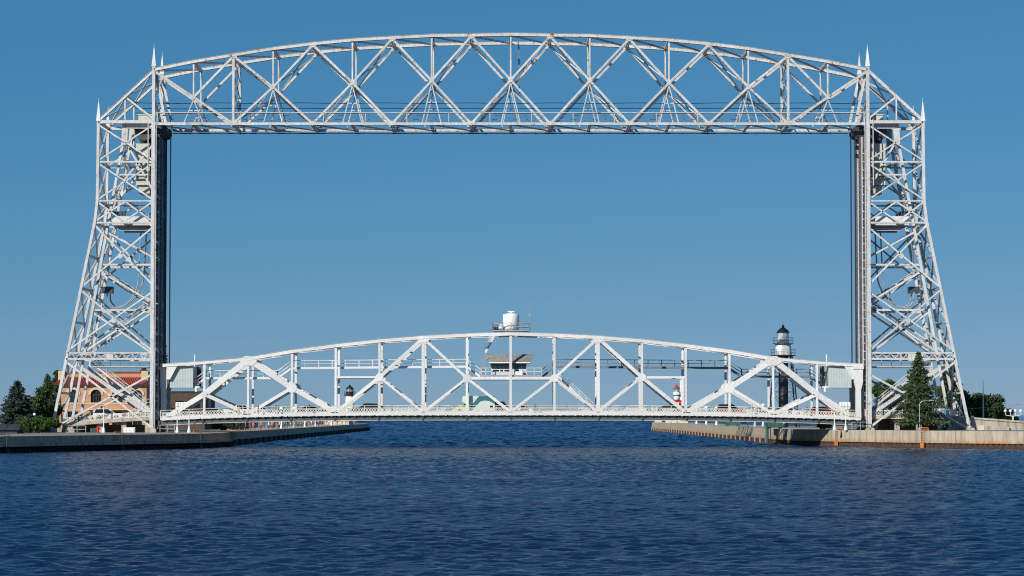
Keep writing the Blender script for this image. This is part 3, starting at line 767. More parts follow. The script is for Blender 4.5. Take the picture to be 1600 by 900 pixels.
# lattice railings
for y in (-1.05,11.6):
    strip('top_rail',y-.05,y+.05,1.15,1.22,'rail_tan'); strip('lower_rail',y-.03,y+.03,.16,.22,'rail_tan'); strip('middle_rail',y-.03,y+.03,.78,.84,'rail_tan')
    mb=MB(); n=260
    for i in range(n):
        x=-57.2+114.4*i/n; x2=x+.44; z=deckz(x)
        mb.bar((x,y,z+.2),(x2,y,z+.8),.1,.03); mb.bar((x,y+.03,z+.8),(x2,y+.03,z+.2),.1,.03)
    o=mb.build('railing_lattice','rail_tan',ls); o['kind']='stuff'
    for i in range(49):
        x=-57.4+114.8*i/48; z=deckz(x); mb=MB(); mb.box(x-.05,y-.05,z-.1,x+.05,y+.05,z+1.25); mb.build('railing_post','rail_tan',ls)
# upper walkways (left one white; shade on the right one put into darker grey)
def walkway(pts,y,mat,name):
    for (x0,z0),(x1,z1) in zip(pts[:-1],pts[1:]):
        mb=MB(); slope=abs(z1-z0)>.2
        for yy in (y-.5,y+.5):
            mb.bar((x0,yy,z0-.1),(x1,yy,z1-.1),.36,.1)
            p,q=V(x0,yy,z0),V(x1,yy,z1)
            for h in (.6,1.15): mb.bar(p+V(0,0,h),q+V(0,0,h),.1 if h>1 else .07,.07)
            c=max(1,int((q-p).length/2.2))
            for i in range(c+1): a=p.lerp(q,i/c); mb.bar(a,a+V(0,0,1.15),.08,.08)
        mb.bar((x0,y,z0-.12),(x1,y,z1-.12),.04,1.0,(0,1,0)); mb.build(name,mat,ls)
def WZ(px,py,y): p=W(px,py,y); return (p.x,p.z)
yl=3.2
walkway([WZ(304,603,yl),WZ(322,590,yl),WZ(434,590,yl),WZ(456,574.5,yl),WZ(729,572,yl),WZ(752,589,yl)],yl,'white_steel','walkway')
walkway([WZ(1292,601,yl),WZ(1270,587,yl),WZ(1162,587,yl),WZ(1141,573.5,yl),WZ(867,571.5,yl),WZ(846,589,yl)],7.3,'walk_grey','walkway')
# stairs: deck to control house, and up to the roof platform
stair(ls,WZ(928,640,0)[:1]+(4.0,)+WZ(928,640,0)[1:],(lambda p:(p[0],4.0,p[1]))(WZ(872,588,4)),1.0,(0,1,0),S)
# machinery houses
for sg in (-1,1):
    a=W(267,606,3); b=W(303,572,3); mb=MB(); x0,x1=-sg*a.x,-sg*b.x; 
    xo=-sg*W(276,0,3).x
    mb.prism([(x0,a.z),(x1,a.z),(x1,b.z),(xo,b.z),(x0,b.z-1.6)],1.75,8.8); h=mb.build('machinery_house','pale_green',ls); sub(h)
    for k in range(14):
        x=x0+(x1-x0)*(k+.6)/14.4; z1=b.z if abs(x)<abs(xo) else b.z-1.6*(abs(x)-abs(xo))/(abs(x0)-abs(xo))
        mb=MB(); mb.box(x-.03,1.72,a.z+.05,x+.03,1.75,z1-.05); q=mb.build('panel_seam','pale_green'); q.parent=h; q.location=(0,0,0)
    c=W(310,603,3); d=W(303,603,3); mb=MB(); mb.box(-sg*W(303,0,3).x,2.2,a.z,-sg*W(316,0,3).x,8.4,a.z+.25); mb.build('house_landing',S,ls)
    mb=MB(); rail(mb,(-sg*W(303,0,3).x,2.3,a.z+.25),(-sg*W(314,0,3).x,2.3,a.z+.25),1.1,.7,3,.05); mb.build('landing_rail','dark_steel',ls)
    xx=-sg*W(308.5,0,3).x; mb=MB(); mb.bar((xx-.5,3.2,a.z+.25),(xx-.5,3.2,b.z),.25,.25); mb.build('landing_post','dark_steel',ls)
    mb=MB(); mb.bar((xx+sg*.1,7.5,a.z+.26),(xx+sg*.1,7.5,b.z),1.2,.2); mb.build('landing_screen','dark_steel',ls)
    xx=-sg*W(311,0,3).x; mb=MB(); mb.tube([(xx,2.0,W(0,612,3).z),(xx,2.0,a.z)],.22,8); mb.build('drain_pipe','light_white',ls)
    for j,(px,py) in enumerate(((304.5,554),(283,556),(291,556),(299,558))):
        p=W(px,py,3); mb=MB(); mb.tube([(-sg*p.x,3,b.z-.2),(-sg*p.x,3,p.z)],.1 if j==0 else .035,5); mb.build('whip_antenna','light_white' if j==0 else 'grey_steel',ls)
# control house
cy0,cy1=2.6,8.0
zf=W(798,586,cy0).z; zw0=W(798,576.5,cy0).z; zw1=W(798,567,cy0).z; zr=W(798,553.5,4.6).z
X=lambda px:W(px,570,cy0).x
mb=MB(); mb.box(X(750),1.55,zf-.28,X(846),9.0,zf-.02); mb.build('house_platform','grey_steel',ls)
mb=MB(); mb.box(X(768),cy0,zf,X(822),cy1,zw0); ch=mb.build('control_house','pale_green',ls); ch['label']='glazed control house with sloping grey roof at mid-span'; sub(ch)
mb=MB(); mb.prism([(X(765.5),zw1),(X(823),zw1),(X(822),zw0),(X(770),zw0)],cy0+.12,cy1-.12); q=mb.build('window_core','dark_steel'); q.parent=ch; q.location=(0,0,0)
for k in range(8):
    x0=X(767+k*6.9); x1=X(767+(k+1)*6.9-.7)
    mb=MB(); mb.box(x0,cy0+.04,zw0+.04,x1,cy0+.1,zw1-.03); q=mb.build('pane','window_glass'); q.parent=ch
    mb=MB(); mb.box(x1+.005,cy0-.02,zw0,x1+.07,cy0+.11,zw1); q=mb.build('mullion','dark_steel'); q.parent=ch
for x0,x1 in ((770,780),(781.5,786),(788,797),(804,811),(812.5,817)):
    mb=MB(); mb.box(X(x0),cy0-.05,W(0,580.5,cy0).z,X(x1),cy0-.02,W(0,577.6,cy0).z); q=mb.build('lower_window','window_glass'); q.parent=ch
    mb=MB(); mb.box(X(x0)-.08,cy0-.02,W(0,581.2,cy0).z,X(x1)+.08,cy0-.005,W(0,577,cy0).z); q=mb.build('window_frame','light_white'); q.parent=ch
ex0,ex1=X(764.5),X(827.5); rx0,rx1=X(754),X(836.5); e0,r0,r1,e1=cy0-.55,4.6,6.6,cy1+.55; ze=zw1+.14
mb=MB(); mb.add([(ex0,e0,ze),(ex1,e0,ze),(ex1,e1,ze),(ex0,e1,ze),(rx0,r0,zr),(rx1,r0,zr),(rx1,r1,zr),(rx0,r1,zr)],[(0,3,2,1),(4,5,6,7),(0,1,5,4),(1,2,6,5),(2,3,7,6),(3,0,4,7)])
rf=mb.build('roof','roof_sheet'); rf.parent=ch
mb=MB(); n=34
for k in range(n+1):
    f=k/n; a=V(ex0+(ex1-ex0)*f,e0,ze); b=V(rx0+(rx1-rx0)*f,r0,zr); mb.bar(a+V(0,-.02,.02),b+V(0,-.02,.02),.04,.05,(0,-.6,.8))
q=mb.build('roof_seams','roof_sheet'); q.parent=ch; q['kind']='stuff'
mb=MB(); mb.box(ex0-.05,e0-.06,ze-.2,ex1+.05,e1+.06,ze-.01); q=mb.build('eave_fascia','light_white'); q.parent=ch
mb=MB(); 
for a,b in ((750,768),(823,846)): rail(mb,(X(a),1.7,zf),(X(b),1.7,zf),1.15,.9,2,.045)
mb.build('platform_rail','rail_tan',ls)
mb=MB(); x=X(754.5)
for dx in (-.3,.3): mb.bar((x+dx,2.2,zf),(x+dx,2.2,zr),.07,.07)
for k in range(10): mb.bar((x-.3,2.2,zf+.3*k),(x+.3,2.2,zf+.3*k),.05,.05)
mb.build('ladder','grey_steel',ls)
p=W(806,583,1.6); mb=MB(); mb.box(p.x-.1,1.62,zf,p.x+1.1,2.2,zf+.6); mb.build('floodlight','light_white',ls)
mb=MB(); p=W(815,582,1.5); mb.lathe((p.x,1.9,zf),[(.2,0),(.35,.3),(.35,.6),(.1,.8)],10); mb.build('horn','light_white',ls)
stair(ls,V(X(758.5),4.5,W(0,551,4.5).z),V(X(773),4.5,W(0,523,4.5).z),.9,(0,1,0),'white_steel')
# platform with white tank on the top chord
zp=W(798,516.5,5).z
mb=MB(); mb.box(X(770),3.2,zp-.12,X(828),7.6,zp+.02); mb.build('tank_platform','grey_steel',ls)
mb=MB(); 
for y in (3.3,7.5): rail(mb,(X(770),y,zp),(X(828),y,zp),1.2,1.3,2,.04)
for x in (X(770),X(828)): rail(mb,(x,3.3,zp),(x,7.5,zp),1.2,1.3,2,.04)
mb.build('platform_rail','grey_steel',ls)
c=W(798.5,516,5.2); mb=MB(); mb.lathe((c.x,5.2,zp+.02),[(1.28,0),(1.28,.15),(1.36,.2),(1.36,2.55),(1.28,2.7),(.5,2.85),(.0,2.88)],28); tk=mb.build('tank','light_white',ls,True); sub(tk)
mb=MB(); mb.lathe((c.x,5.2,zp+2.85),[(.16,0),(.16,.22)],10); mb.box(c.x-.55,5.1,zp+3.07,c.x+.55,5.3,zp+3.25); q=mb.build('radar_scanner','light_white'); q.parent=tk
p=W(783,0,5); mb=MB(); mb.lathe((p.x,4.2,zp),[(.1,0),(.38,.25),(.45,.55),(.38,.85),(.05,1.05)],12); mb.build('satellite_dome','light_white',ls,True)
p=W(827,474,5); mb=MB(); mb.tube([(p.x,5,zp),(p.x,5,p.z)],.05,6,.02); mb.box(p.x-.25,4.9,zp+2.5,p.x+.25,5.1,zp+2.75); mb.build('antenna_mast','grey_steel',ls)
mb=MB(); mb.box(X(771),4,zp,X(779),5,zp+.8); mb.build('equipment_box','dark_steel',ls)

# ------------------------------------------------------------------ approaches
def approach(sg,label,pts,xend):
    t=thing('approach_road',label,'road bridge',(sg*65,5,2.5))
    yF,yB=.9,9.6
    P=[W(px,py,yF) for px,py in pts]     # line of the fascia bottom
    vs=[];n=len(P)
    for a,b in zip(P[:-1],P[1:]):
        mb=MB()
        for (y0,y1,z0,z1) in ((yF,yB,.25,.45),):
            mb.add([(a.x,y0,a.z+z0),(b.x,y0,b.z+z0),(b.x,y1,b.z+z0),(a.x,y1,a.z+z0),(a.x,y0,a.z+z1),(b.x,y0,b.z+z1),(b.x,y1,b.z+z1),(a.x,y1,a.z+z1)],
               [(0,3,2,1),(4,5,6,7),(0,1,5,4),(1,2,6,5),(2,3,7,6),(3,0,4,7)] if b.x>a.x else [(0,1,2,3),(7,6,5,4),(4,5,1,0),(5,6,2,1),(6,7,3,2),(7,4,0,3)])
        mb.build('road_slab','asphalt',t)
        for y in (yF-.05,yB+.05):
            mb=MB(); mb.bar(V(a.x,y,a.z+.3),V(b.x,y,b.z+.3),.6,.14,(0,1,0)); mb.build('fascia','ramp_concrete',t)
            mb=MB(); ln=(b-a).length; c=max(1,int(ln/.44))
            for i in range(c):
                p=V(a.x,y,a.z+.68).lerp(V(b.x,y,b.z+.68),i/c); q=V(a.x,y,a.z+.68).lerp(V(b.x,y,b.z+.68),(i+1)/c)
                mb.bar(p,q+V(0,0,.65),.07,.04); mb.bar(p+V(0,0,.65),q,.07,.04)
            o=mb.build('railing_lattice','rail_tan',t); o['kind']='stuff'
            mb=MB(); mb.bar(V(a.x,y,a.z+1.4),V(b.x,y,b.z+1.4),.1,.1); mb.bar(V(a.x,y,a.z+.65),V(b.x,y,b.z+.65),.09,.08)
            for i in range(int(ln/2.4)+1): p=V(a.x,y,a.z+.6).lerp(V(b.x,y,b.z+.6),i/max(1,int(ln/2.4))); mb.bar(p,p+V(0,0,.95),.16,.16)
            mb.build('railing','rail_tan',t)
    for i in range(4):
        f=(i+.5)/4; p=P[0].lerp(P[-1],f); mb=MB(); mb.box(p.x-.4,1.6,2,p.x+.4,2.4,p.z+.25); mb.build('support_pier','ramp_concrete',t); mb=MB(); mb.box(p.x-.4,8,2,p.x+.4,8.8,p.z+.25); mb.build('support_pier','ramp_concrete',t)
    mb=MB(); mb.box(P[0].x,9.0,2.2,P[-1].x,9.4,min(P[0].z,P[-1].z)+.2); mb.build('back_wall','shade_concrete',t)
    return t
approach(-1,'concrete approach road with lattice railing behind the left tower legs',[(248,656),(227,657),(175,660),(123,664.5),(100,666)],0)
approach(1,'concrete approach road with lattice railing behind the right tower legs',[(1352,656),(1380,654.5),(1440,654.5),(1488,655)],0)
# right retaining wall, sloping down to the right, in big concrete panels
rt=thing('retaining_wall','beige concrete retaining wall of the ramp at the far right','wall',(80,2,2.7))
tops=[(1488,649),(1516,652),(1560,655),(1600,658),(1660,662),(1760,670)]
for (a,b) in zip(tops[:-1],tops[1:]):
    p=W(a[0],a[1],2); q=W(b[0],b[1],2); mb=MB()
    mb.prism([(p.x+.02,2.6),(q.x-.02,2.6),(q.x-.02,q.z),(p.x+.02,p.z)],2,9.5); mb.build('wall_panel','ramp_concrete',rt)
    mb=MB(); mb.bar(V(p.x+.02,1.9,p.z-.12),V(q.x-.02,1.9,q.z-.12),.3,.22); mb.build('coping','ramp_concrete',rt)
p=W(1540,664.5,1.8); q=W(1576,667,1.8); mb=MB(); mb.prism([(p.x-1,2.6),(q.x,2.6),(q.x,q.z),(p.x-1,p.z)],1.3,2); mb.build('lower_wall','ramp_concrete',rt)
p=W(1528,664,1.7); mb=MB(); mb.box(p.x-.05,1.2,2.6,p.x+1.0,1.3,p.z); mb.build('utility_door','cream_wall',rt)
# left abutment
la=thing('abutment','weathered concrete abutment block at the foot of the left approach','abutment',(-73,3,2.2))
p=W(96,656,2); q=W(124,676,2); mb=MB(); mb.prism([(p.x,2.1),(q.x,2.1),(q.x,W(0,657,2).z),(p.x+.6,W(0,655,2).z)],1.6,9.0); mb.build('abutment_block','ramp_concrete',la)
mb=MB(); mb.box(p.x+.3,1.4,W(0,656,2).z-.35,q.x,9.1,W(0,656,2).z); mb.build('abutment_cap','ramp_concrete',la)

# ------------------------------------------------------------------ lighthouses
def ring_rail(mb,c,r,z,h,n=14,t=.04):
    pts=[V(c[0]+r*math.cos(2*math.pi*k/n),c[1]+r*math.sin(2*math.pi*k/n),z) for k in range(n)]
    for k in range(n):
        a,b=pts[k],pts[(k+1)%n]; mb.bar(a,a+V(0,0,h),t,t)
        for f in (.5,1): mb.bar(a+V(0,0,h*f),b+V(0,0,h*f),t,t)
# black cylinder tower with skeleton legs on the right pier
yL=78; c=W(1224,600,yL); Zp=lambda py:W(1224,py,yL).z
t=thing('lighthouse','tall lighthouse with black column, white drum and black conical cap behind the right span','lighthouse',(c.x,yL,2.7))
mb=MB(); mb.lathe((c.x,yL,2.75),[(1.0,0),(.93,.2),(.93,Zp(556)-2.75)],22); mb.build('column','black_paint',t,True)
mb=MB(); mb.lathe((c.x,yL,0),[(1.62,Zp(556)),(1.66,Zp(554)),(1.5,Zp(540)),(1.45,Zp(537.5))],24); mb.build('drum','light_white',t,True)
mb=MB(); mb.lathe((c.x,yL,0),[(2.1,Zp(556.5)),(2.45,Zp(555.8)),(2.45,Zp(555))],24); ring_rail(mb,(c.x,yL),2.4,Zp(555),1.1,14,.035); mb.build('lower_gallery','dark_steel',t)
mb=MB(); mb.lathe((c.x,yL,0),[(1.6,Zp(538.2)),(2.0,Zp(537.4)),(2.0,Zp(536.8))],24); ring_rail(mb,(c.x,yL),1.95,Zp(537),1.2,14,.035); mb.build('upper_gallery','dark_steel',t)
mb=MB(); mb.lathe((c.x,yL,0),[(1.18,Zp(537)),(1.18,Zp(528.5))],12); mb.build('lantern_base','light_white',t)
lan=MB().lathe((c.x,yL,0),[(1.08,Zp(528.5)),(1.08,Zp(519.5))],10).build('lantern','light_white',t); sub(lan)
for k in range(10):
    a0=2*math.pi*(k+.12)/10;a1=2*math.pi*(k+.88)/10; r=1.06; z0,z1=Zp(527.6),Zp(520.4)
    mb=MB(); P4=[V(c.x+r*math.cos(a),yL+r*math.sin(a),z) for a,z in ((a0,z0),(a1,z0),(a1,z1),(a0,z1))]
    n_=(P4[1]-P4[0]).cross(P4[3]-P4[0]).normalized()*.03; mb.add([p+n_*-1 for p in P4]+[p+n_ for p in P4],[(0,3,2,1),(4,5,6,7),(0,1,5,4),(1,2,6,5),(2,3,7,6),(3,0,4,7)])
    q=mb.build('pane','lantern_glass'); q.parent=lan
mb=MB(); mb.lathe((c.x,yL,0),[(1.3,Zp(519.8)),(1.3,Zp(519)),(.75,Zp(514.5)),(.22,Zp(511.3)),(.16,Zp(510.6)),(.27,Zp(509.6)),(.2,Zp(508.3)),(.05,Zp(507.5)),(.03,Zp(505))],18); mb.build('cap_roof','black_paint',t)
for k in range(4):
    a=math.pi/4+k*math.pi/2; d=V(math.cos(a),math.sin(a),0)
    mb=MB(); mb.bar(V(c.x,yL,Zp(557))+d*2.2,V(c.x,yL,2.75)+d*3.9,.24,.24); mb.build('skeleton_leg','black_paint',t)
for k in range(4):
    a=math.pi/4+k*math.pi/2; d=V(math.cos(a),math.sin(a),0); d2=V(-math.sin(a),math.cos(a),0)
    for lv in range(2):
        z0=2.75+(Zp(557)-2.75)*lv/2; z1=2.75+(Zp(557)-2.75)*(lv+1)/2; r0=3.9-1.7*lv/2; r1=3.9-1.7*(lv+1)/2
        mb=MB(); mb.bar(V(c.x,yL,z0)+d*r0,V(c.x,yL,z1)+d2*r1,.07,.07); mb.bar(V(c.x,yL,z0)+d2*r0,V(c.x,yL,z1)+d*r1,.07,.07); mb.bar(V(c.x,yL,z1)+d*r1,V(c.x,yL,z1)+d2*r1,.12,.12); mb.build('leg_brace','black_paint',t)
# small white tower with black lantern on the left pier
yL=405; c=W(546.5,630,yL); Zp=lambda py:W(546,py,yL).z
t=thing('lighthouse','small white round lighthouse with black lantern at the end of the left pier','lighthouse',(c.x,yL,2.3))
mb=MB(); mb.lathe((c.x,yL,2.3),[(1.75,0),(1.62,2.5),(1.28,Zp(619)-2.3)],20); mb.build('tower','light_white',t,True)
for zz in (5.5,): mb=MB(); mb.box(c.x+.2,yL-1.62,zz,c.x+.55,yL-1.4,zz+.7); mb.build('window','window_glass',t)
mb=MB(); mb.lathe((c.x,yL,0),[(1.25,Zp(619.5)),(1.75,Zp(618)),(1.75,Zp(617.3))],18); ring_rail(mb,(c.x,yL),1.7,Zp(617.5),1.1,14,.07); mb.build('gallery','black_paint',t)
mb=MB(); mb.lathe((c.x,yL,0),[(1.2,Zp(617.5)),(1.2,Zp(612))],12); mb.build('lantern_base','black_paint',t)
mb=MB(); mb.lathe((c.x,yL,0),[(1.05,Zp(612)),(1.05,Zp(607.3))],10); mb.build('lantern','lantern_glass',t)
mb=MB()
for k in range(8): a=2*math.pi*k/8; mb.bar((c.x+1.08*math.cos(a),yL+1.08*math.sin(a),Zp(612)),(c.x+1.08*math.cos(a),yL+1.08*math.sin(a),Zp(607)),.1,.1)
mb.build('glazing_bars','black_paint',t)
mb=MB(); mb.lathe((c.x,yL,0),[(1.35,Zp(607.6)),(1.3,Zp(606.8)),(.35,Zp(603)),(.2,Zp(602.5)),(.25,Zp(601.6)),(.05,Zp(600.8)),(.03,Zp(599))],16); mb.build('cap_roof','black_paint',t)
# red roofed light on the right pier
yL=425; Zp=lambda py:W(1060,py,yL).z; Xp=lambda px:W(px,620,yL).x; cx=Xp(1057.5)
t=thing('lighthouse','white lighthouse building with red roofs and green lamp beyond the right pier','lighthouse',(cx,yL,2.7))
mb=MB(); mb.box(Xp(1049),yL-2,2.7,Xp(1067),yL+3,Zp(633.5)); mb.build('fog_house','light_white',t)
x0,x1=Xp(1046.5),Xp(1067.5); z0,z1=Zp(633.5),Zp(623.5)
mb=MB(); mb.add([(x0,yL-2.6,z0),(x1,yL-2.6,z0),(x1,yL+3.6,z0),(x0,yL+3.6,z0),(Xp(1053),yL,z1),(Xp(1066.5),yL,z1),(Xp(1066.5),yL+1,z1),(Xp(1053),yL+1,z1)],[(0,3,2,1),(4,5,6,7),(0,1,5,4),(1,2,6,5),(2,3,7,6),(3,0,4,7)]); mb.build('roof','red_roof',t)
mb=MB(); mb.box(Xp(1056.5),yL-2.75,Zp(632.5),Xp(1060),yL-1.2,Zp(629)); mb.build('dormer','light_white',t)
mb=MB(); mb.lathe((cx,yL,0),[(1.0,Zp(625)),(.95,Zp(616.5))],14); mb.build('tower','light_white',t,True)
mb=MB(); mb.lathe((cx,yL,0),[(.9,Zp(618.5)),(1.3,Zp(617.8)),(1.3,Zp(617))],14); mb.build('gallery','black_paint',t)
mb=MB(); mb.lathe((cx,yL,0),[(1.22,Zp(617)),(1.22,Zp(612.5))],12); mb.build('gallery_parapet','light_white',t)
mb=MB(); mb.lathe((cx,yL,0),[(.75,Zp(612.5)),(.75,Zp(607.5))],10); mb.build('lantern','lantern_glass',t)
mb=MB(); mb.lathe((cx+.35,yL-.75,Zp(611.5)),[(.2,0),(.42,.2),(.42,.5),(.15,.7)],10); mb.build('green_lamp','beacon_green',t)
mb=MB(); mb.lathe((cx,yL,0),[(1.15,Zp(607.8)),(1.1,Zp(607)),(.25,Zp(602)),(.1,Zp(600))],12); mb.build('cap_roof','red_roof',t)
mb=MB(); mb.box(Xp(1062.5),yL-.4,Zp(633),Xp(1066.5),yL+.5,Zp(595.5)); mb.box(Xp(1062.1),yL-.5,Zp(595.5),Xp(1066.9),yL+.6,Zp(594)); mb.build('chimney','light_white',t)

# ------------------------------------------------------------------ buildings
yB=34
t=thing('brick_building','tan brick two-storey building with red tiled roof and arched windows behind the left tower','building',(W(158,650,yB).x,yB,2.3))
BX=lambda px:W(px,620,yB).x; BZp=lambda py:W(158,py,yB).z
z_e=BZp(604); z_sill=BZp(629); z_lt=BZp(643); gz=2.28
x_l,x_r=BX(93),BX(229); dep=14
ops=[(106,122,617),(142,158,617),(175.5,191.5,617),(208,222,617)]
prev=x_l; edges=[]
def bpart(name,mat,f,parent=t):
    mb=MB(); f(mb); return mb.build(name,mat,parent)
for (a,b,sp) in ops:
    xa,xb=BX(a),BX(b); r=(xb-xa)/2; xm=(xa+xb)/2; zs=BZp(sp)
    bpart('wall_pier','tan_brick',lambda m:m.box(prev,yB,gz,xa,yB+.5,z_e))
    bpart('wall_panel','tan_brick',lambda m:m.box(xa,yB+.02,z_lt,xb,yB+.5,z_sill))
    arch=[(xa,z_e),(xa,zs)]+[(xm-r*math.cos(math.pi*k/10),zs+r*math.sin(math.pi*k/10)) for k in range(1,10)]+[(xb,zs),(xb,z_e)]
    bpart('arch_panel','tan_brick',lambda m:m.prism(arch,yB+.02,yB+.5))
    def ringf(m):
        n=12
        for k in range(n):
            a0=math.pi*k/n;a1=math.pi*(k+1)/n
            p=[(xm-rr*math.cos(q),zs+rr*math.sin(q)) for rr,q in ((r+.05,a0),(r+.45,a0),(r+.45,a1),(r+.05,a1))]
            m.prism(p,yB-.16,yB+.1)
    w=bpart('arch_moulding','tan_trim',ringf)
    w=sub(bpart('window','window_glass',lambda m:m.prism([(xa,z_sill),(xb,z_sill)]+[(xm+r*math.cos(math.pi*k/10),zs+r*math.sin(math.pi*k/10)) for k in range(11)],yB+.3,yB+.34)))
    def mf(m):
        m.box(xm-.05,yB+.22,z_sill,xm+.05,yB+.3,zs+r); m.box(xa,yB+.22,zs-.05,xb,yB+.3,zs+.05)
        for x in (xa+r*.5,xb-r*.5): m.box(x-.03,yB+.24,z_sill,x+.03,yB+.3,zs+r*.8)
    mb=MB(); mf(mb); q=mb.build('window_frame','dark_steel'); q.parent=w
    mb=MB(); mb.box(xa-.15,yB-.15,z_sill-.18,xb+.15,yB+.1,z_sill-.002); q=mb.build('sill','tan_trim'); q.parent=w
    lw_=sub(bpart('shop_window','window_glass',lambda m:m.box(xa-.3,yB+.3,gz+.5,xb+.3,yB+.34,z_lt)))
    mb=MB(); 
    for k in range(3): x=xa+(xb-xa)*k/2; mb.box(x-.04,yB+.22,gz+.5,x+.04,yB+.3,z_lt)
    q=mb.build('window_frame','dark_steel'); q.parent=lw_
    bpart('plinth','tan_trim',lambda m:m.box(xa,yB+.02,gz,xb,yB+.5,gz+.5))
    prev=xb
bpart('wall_pier','tan_brick',lambda m:m.box(prev,yB,gz,x_r,yB+.5,z_e))
bpart('side_wall','tan_brick',lambda m:m.box(x_l,yB+.5,gz,x_l+.4,yB+dep,z_e)); bpart('side_wall','tan_brick',lambda m:m.box(x_r-.4,yB+.5,gz,x_r,yB+dep,z_e))
bpart('back_wall','tan_brick',lambda m:m.box(x_l+.4,yB+dep-.4,gz,x_r-.4,yB+dep,z_e))
bpart('string_course','tan_trim',lambda m:m.box(x_l-.1,yB-.12,BZp(632),x_r+.1,yB+.02,BZp(630)))
bpart('string_course','tan_trim',lambda m:m.box(x_l-.1,yB-.12,BZp(641.5),x_r+.1,yB+.02,BZp(640)))
bpart('cornice','tan_trim',lambda m:m.box(x_l-.15,yB-.25,z_e,x_r+.15,yB+dep+.2,z_e+.3))
zr1=BZp(589.5)
def rooff(m):
    e=.9; m.add([(x_l-e,yB-e,z_e+.31),(x_r+e,yB-e,z_e+.31),(x_r+e,yB+dep+e,z_e+.31),(x_l-e,yB+dep+e,z_e+.31),(x_l+.3,yB+.5,zr1),(x_r-.3,yB+.5,zr1),(x_r-.3,yB+dep-.5,zr1),(x_l+.3,yB+dep-.5,zr1)],[(0,3,2,1),(4,5,6,7),(0,1,5,4),(1,2,6,5),(2,3,7,6),(3,0,4,7)])
rf=sub(bpart('tiled_roof','tile_red',rooff))
nt_=int((x_r-x_l+1.8)/.42)
tile=None
for k in range(nt_):
    f=(k+.5)/nt_; a=V(x_l-.9+(x_r-x_l+1.8)*f,yB-.9,z_e+.36); b=V(x_l+.3+(x_r-x_l-.6)*f,yB+.5,zr1+.03)
    mb=MB(); mb.tube([a,a.lerp(b,.5),b],.13,6); q=mb.build('tile_row','tile_red'); q.parent=rf
bpart('parapet','tan_brick',lambda m:m.box(x_l+.2,yB+.4,zr1-.2,x_r-.2,yB+dep-.4,BZp(582.5)))
bpart('parapet_coping','tile_red',lambda m:m.box(x_l,yB+.2,BZp(582.5),x_r,yB+dep-.2,BZp(580.5)))
for px in (96,226):
    bpart('corner_block','tan_trim',lambda m:m.box(BX(px)-.6,yB-.1,zr1-1.2,BX(px)+.6,yB+1.1,BZp(579.5)))
bpart('awning','tan_trim',lambda m:m.prism([(BX(138),BZp(640.5)),(BX(200),BZp(640.5)),(BX(200),BZp(639)),(BX(138),BZp(639))],yB-1.6,yB-.13))
# brown block
yB2=85; BX2=lambda px:W(px,630,yB2).x; zt2=W(280,613.5,yB2).z
t=thing('brown_building','low dark brown flat-roofed block seen behind the left end of the lift span','building',(BX2(200),yB2,2.3))
mb=MB(); mb.box(BX2(84),yB2,2.2,BX2(320),yB2+18,zt2); mb.build('wall','brown_brick',t)
mb=MB(); mb.box(BX2(84)-.2,yB2-.2,zt2,BX2(320)+.2,yB2+18.2,zt2+.3); mb.build('parapet_cap','slate_dark',t)
for k in range(9):
    x=BX2(92+k*26); mb=MB(); mb.box(x,yB2-.03,zt2-3,x+1.6,yB2-.002,zt2-1.6); w=sub(mb.build('window','window_glass',t))
    mb=MB(); mb.box(x-.1,yB2-.12,zt2-3.15,x+1.7,yB2-.002,zt2-3.0); q=mb.build('sill','brown_brick'); q.parent=w
# dark roofed shed at far left
yS=-26; t=thing('shed','low shed with dark sloping roof at the far left of the quay','shed',(-86,yS,2.3))
xr=W(29,670,yS).x; z1=W(10,663,yS).z; z0=W(10,671,yS).z
mb=MB(); mb.box(xr-26,yS+.4,2.28,xr-.3,yS+6,z0); mb.build('wall','slate_dark',t)
mb=MB(); mb.add([(xr-26.4,yS,z0-.1),(xr,yS,z0-.1),(xr,yS+6.4,z0-.1),(xr-26.4,yS+6.4,z0-.1),(xr-26.4,yS+3.2,z1),(xr-.2,yS+3.2,z1)],[(0,3,2,1),(0,1,5,4),(2,3,4,5),(1,2,5),(3,0,4)]); mb.build('roof','slate_dark',t)
for k in range(16):
    x=xr-26+k*1.7; mb=MB(); mb.bar(V(x,yS,z0-.07),V(x,yS+3.2,z1+.03),.05,.05); mb.build('roof_seam','slate_dark',t)

# ------------------------------------------------------------------ trees
def leaf_mesh(pts,size,mat,parent,name='crown',flat=.0):
    n=len(pts); P=np.array(pts,dtype=np.float32); rng=np.random.RandomState(n)
    a=rng.normal(size=(n,3)); a[:,2]*=(1-flat); a/=np.linalg.norm(a,axis=1,keepdims=True)
    b=rng.normal(size=(n,3)); b-=a*(a*b).sum(1,keepdims=True); b/=np.linalg.norm(b,axis=1,keepdims=True)
    sz=size*(.6+.8*rng.rand(n,1)); a=a*sz; b=b*sz*.55
    co=np.stack([P-a,P+b-a*.1,P+a,P-b+a*.1],1).reshape(-1,3).astype(np.float32)
    me=bpy.data.meshes.new(name); me.vertices.add(4*n); me.vertices.foreach_set('co',co.ravel())
    me.loops.add(4*n); me.loops.foreach_set('vertex_index',np.arange(4*n,dtype=np.int32)); me.polygons.add(n)
    me.polygons.foreach_set('loop_start',np.arange(0,4*n,4,dtype=np.int32)); me.update(calc_edges=True); me.materials.append(M[mat])
    o=bpy.data.objects.new(name,me); COL.objects.link(o)
    if parent: o.parent=parent; o.location=-Vector(ORG[parent.name])
    return o
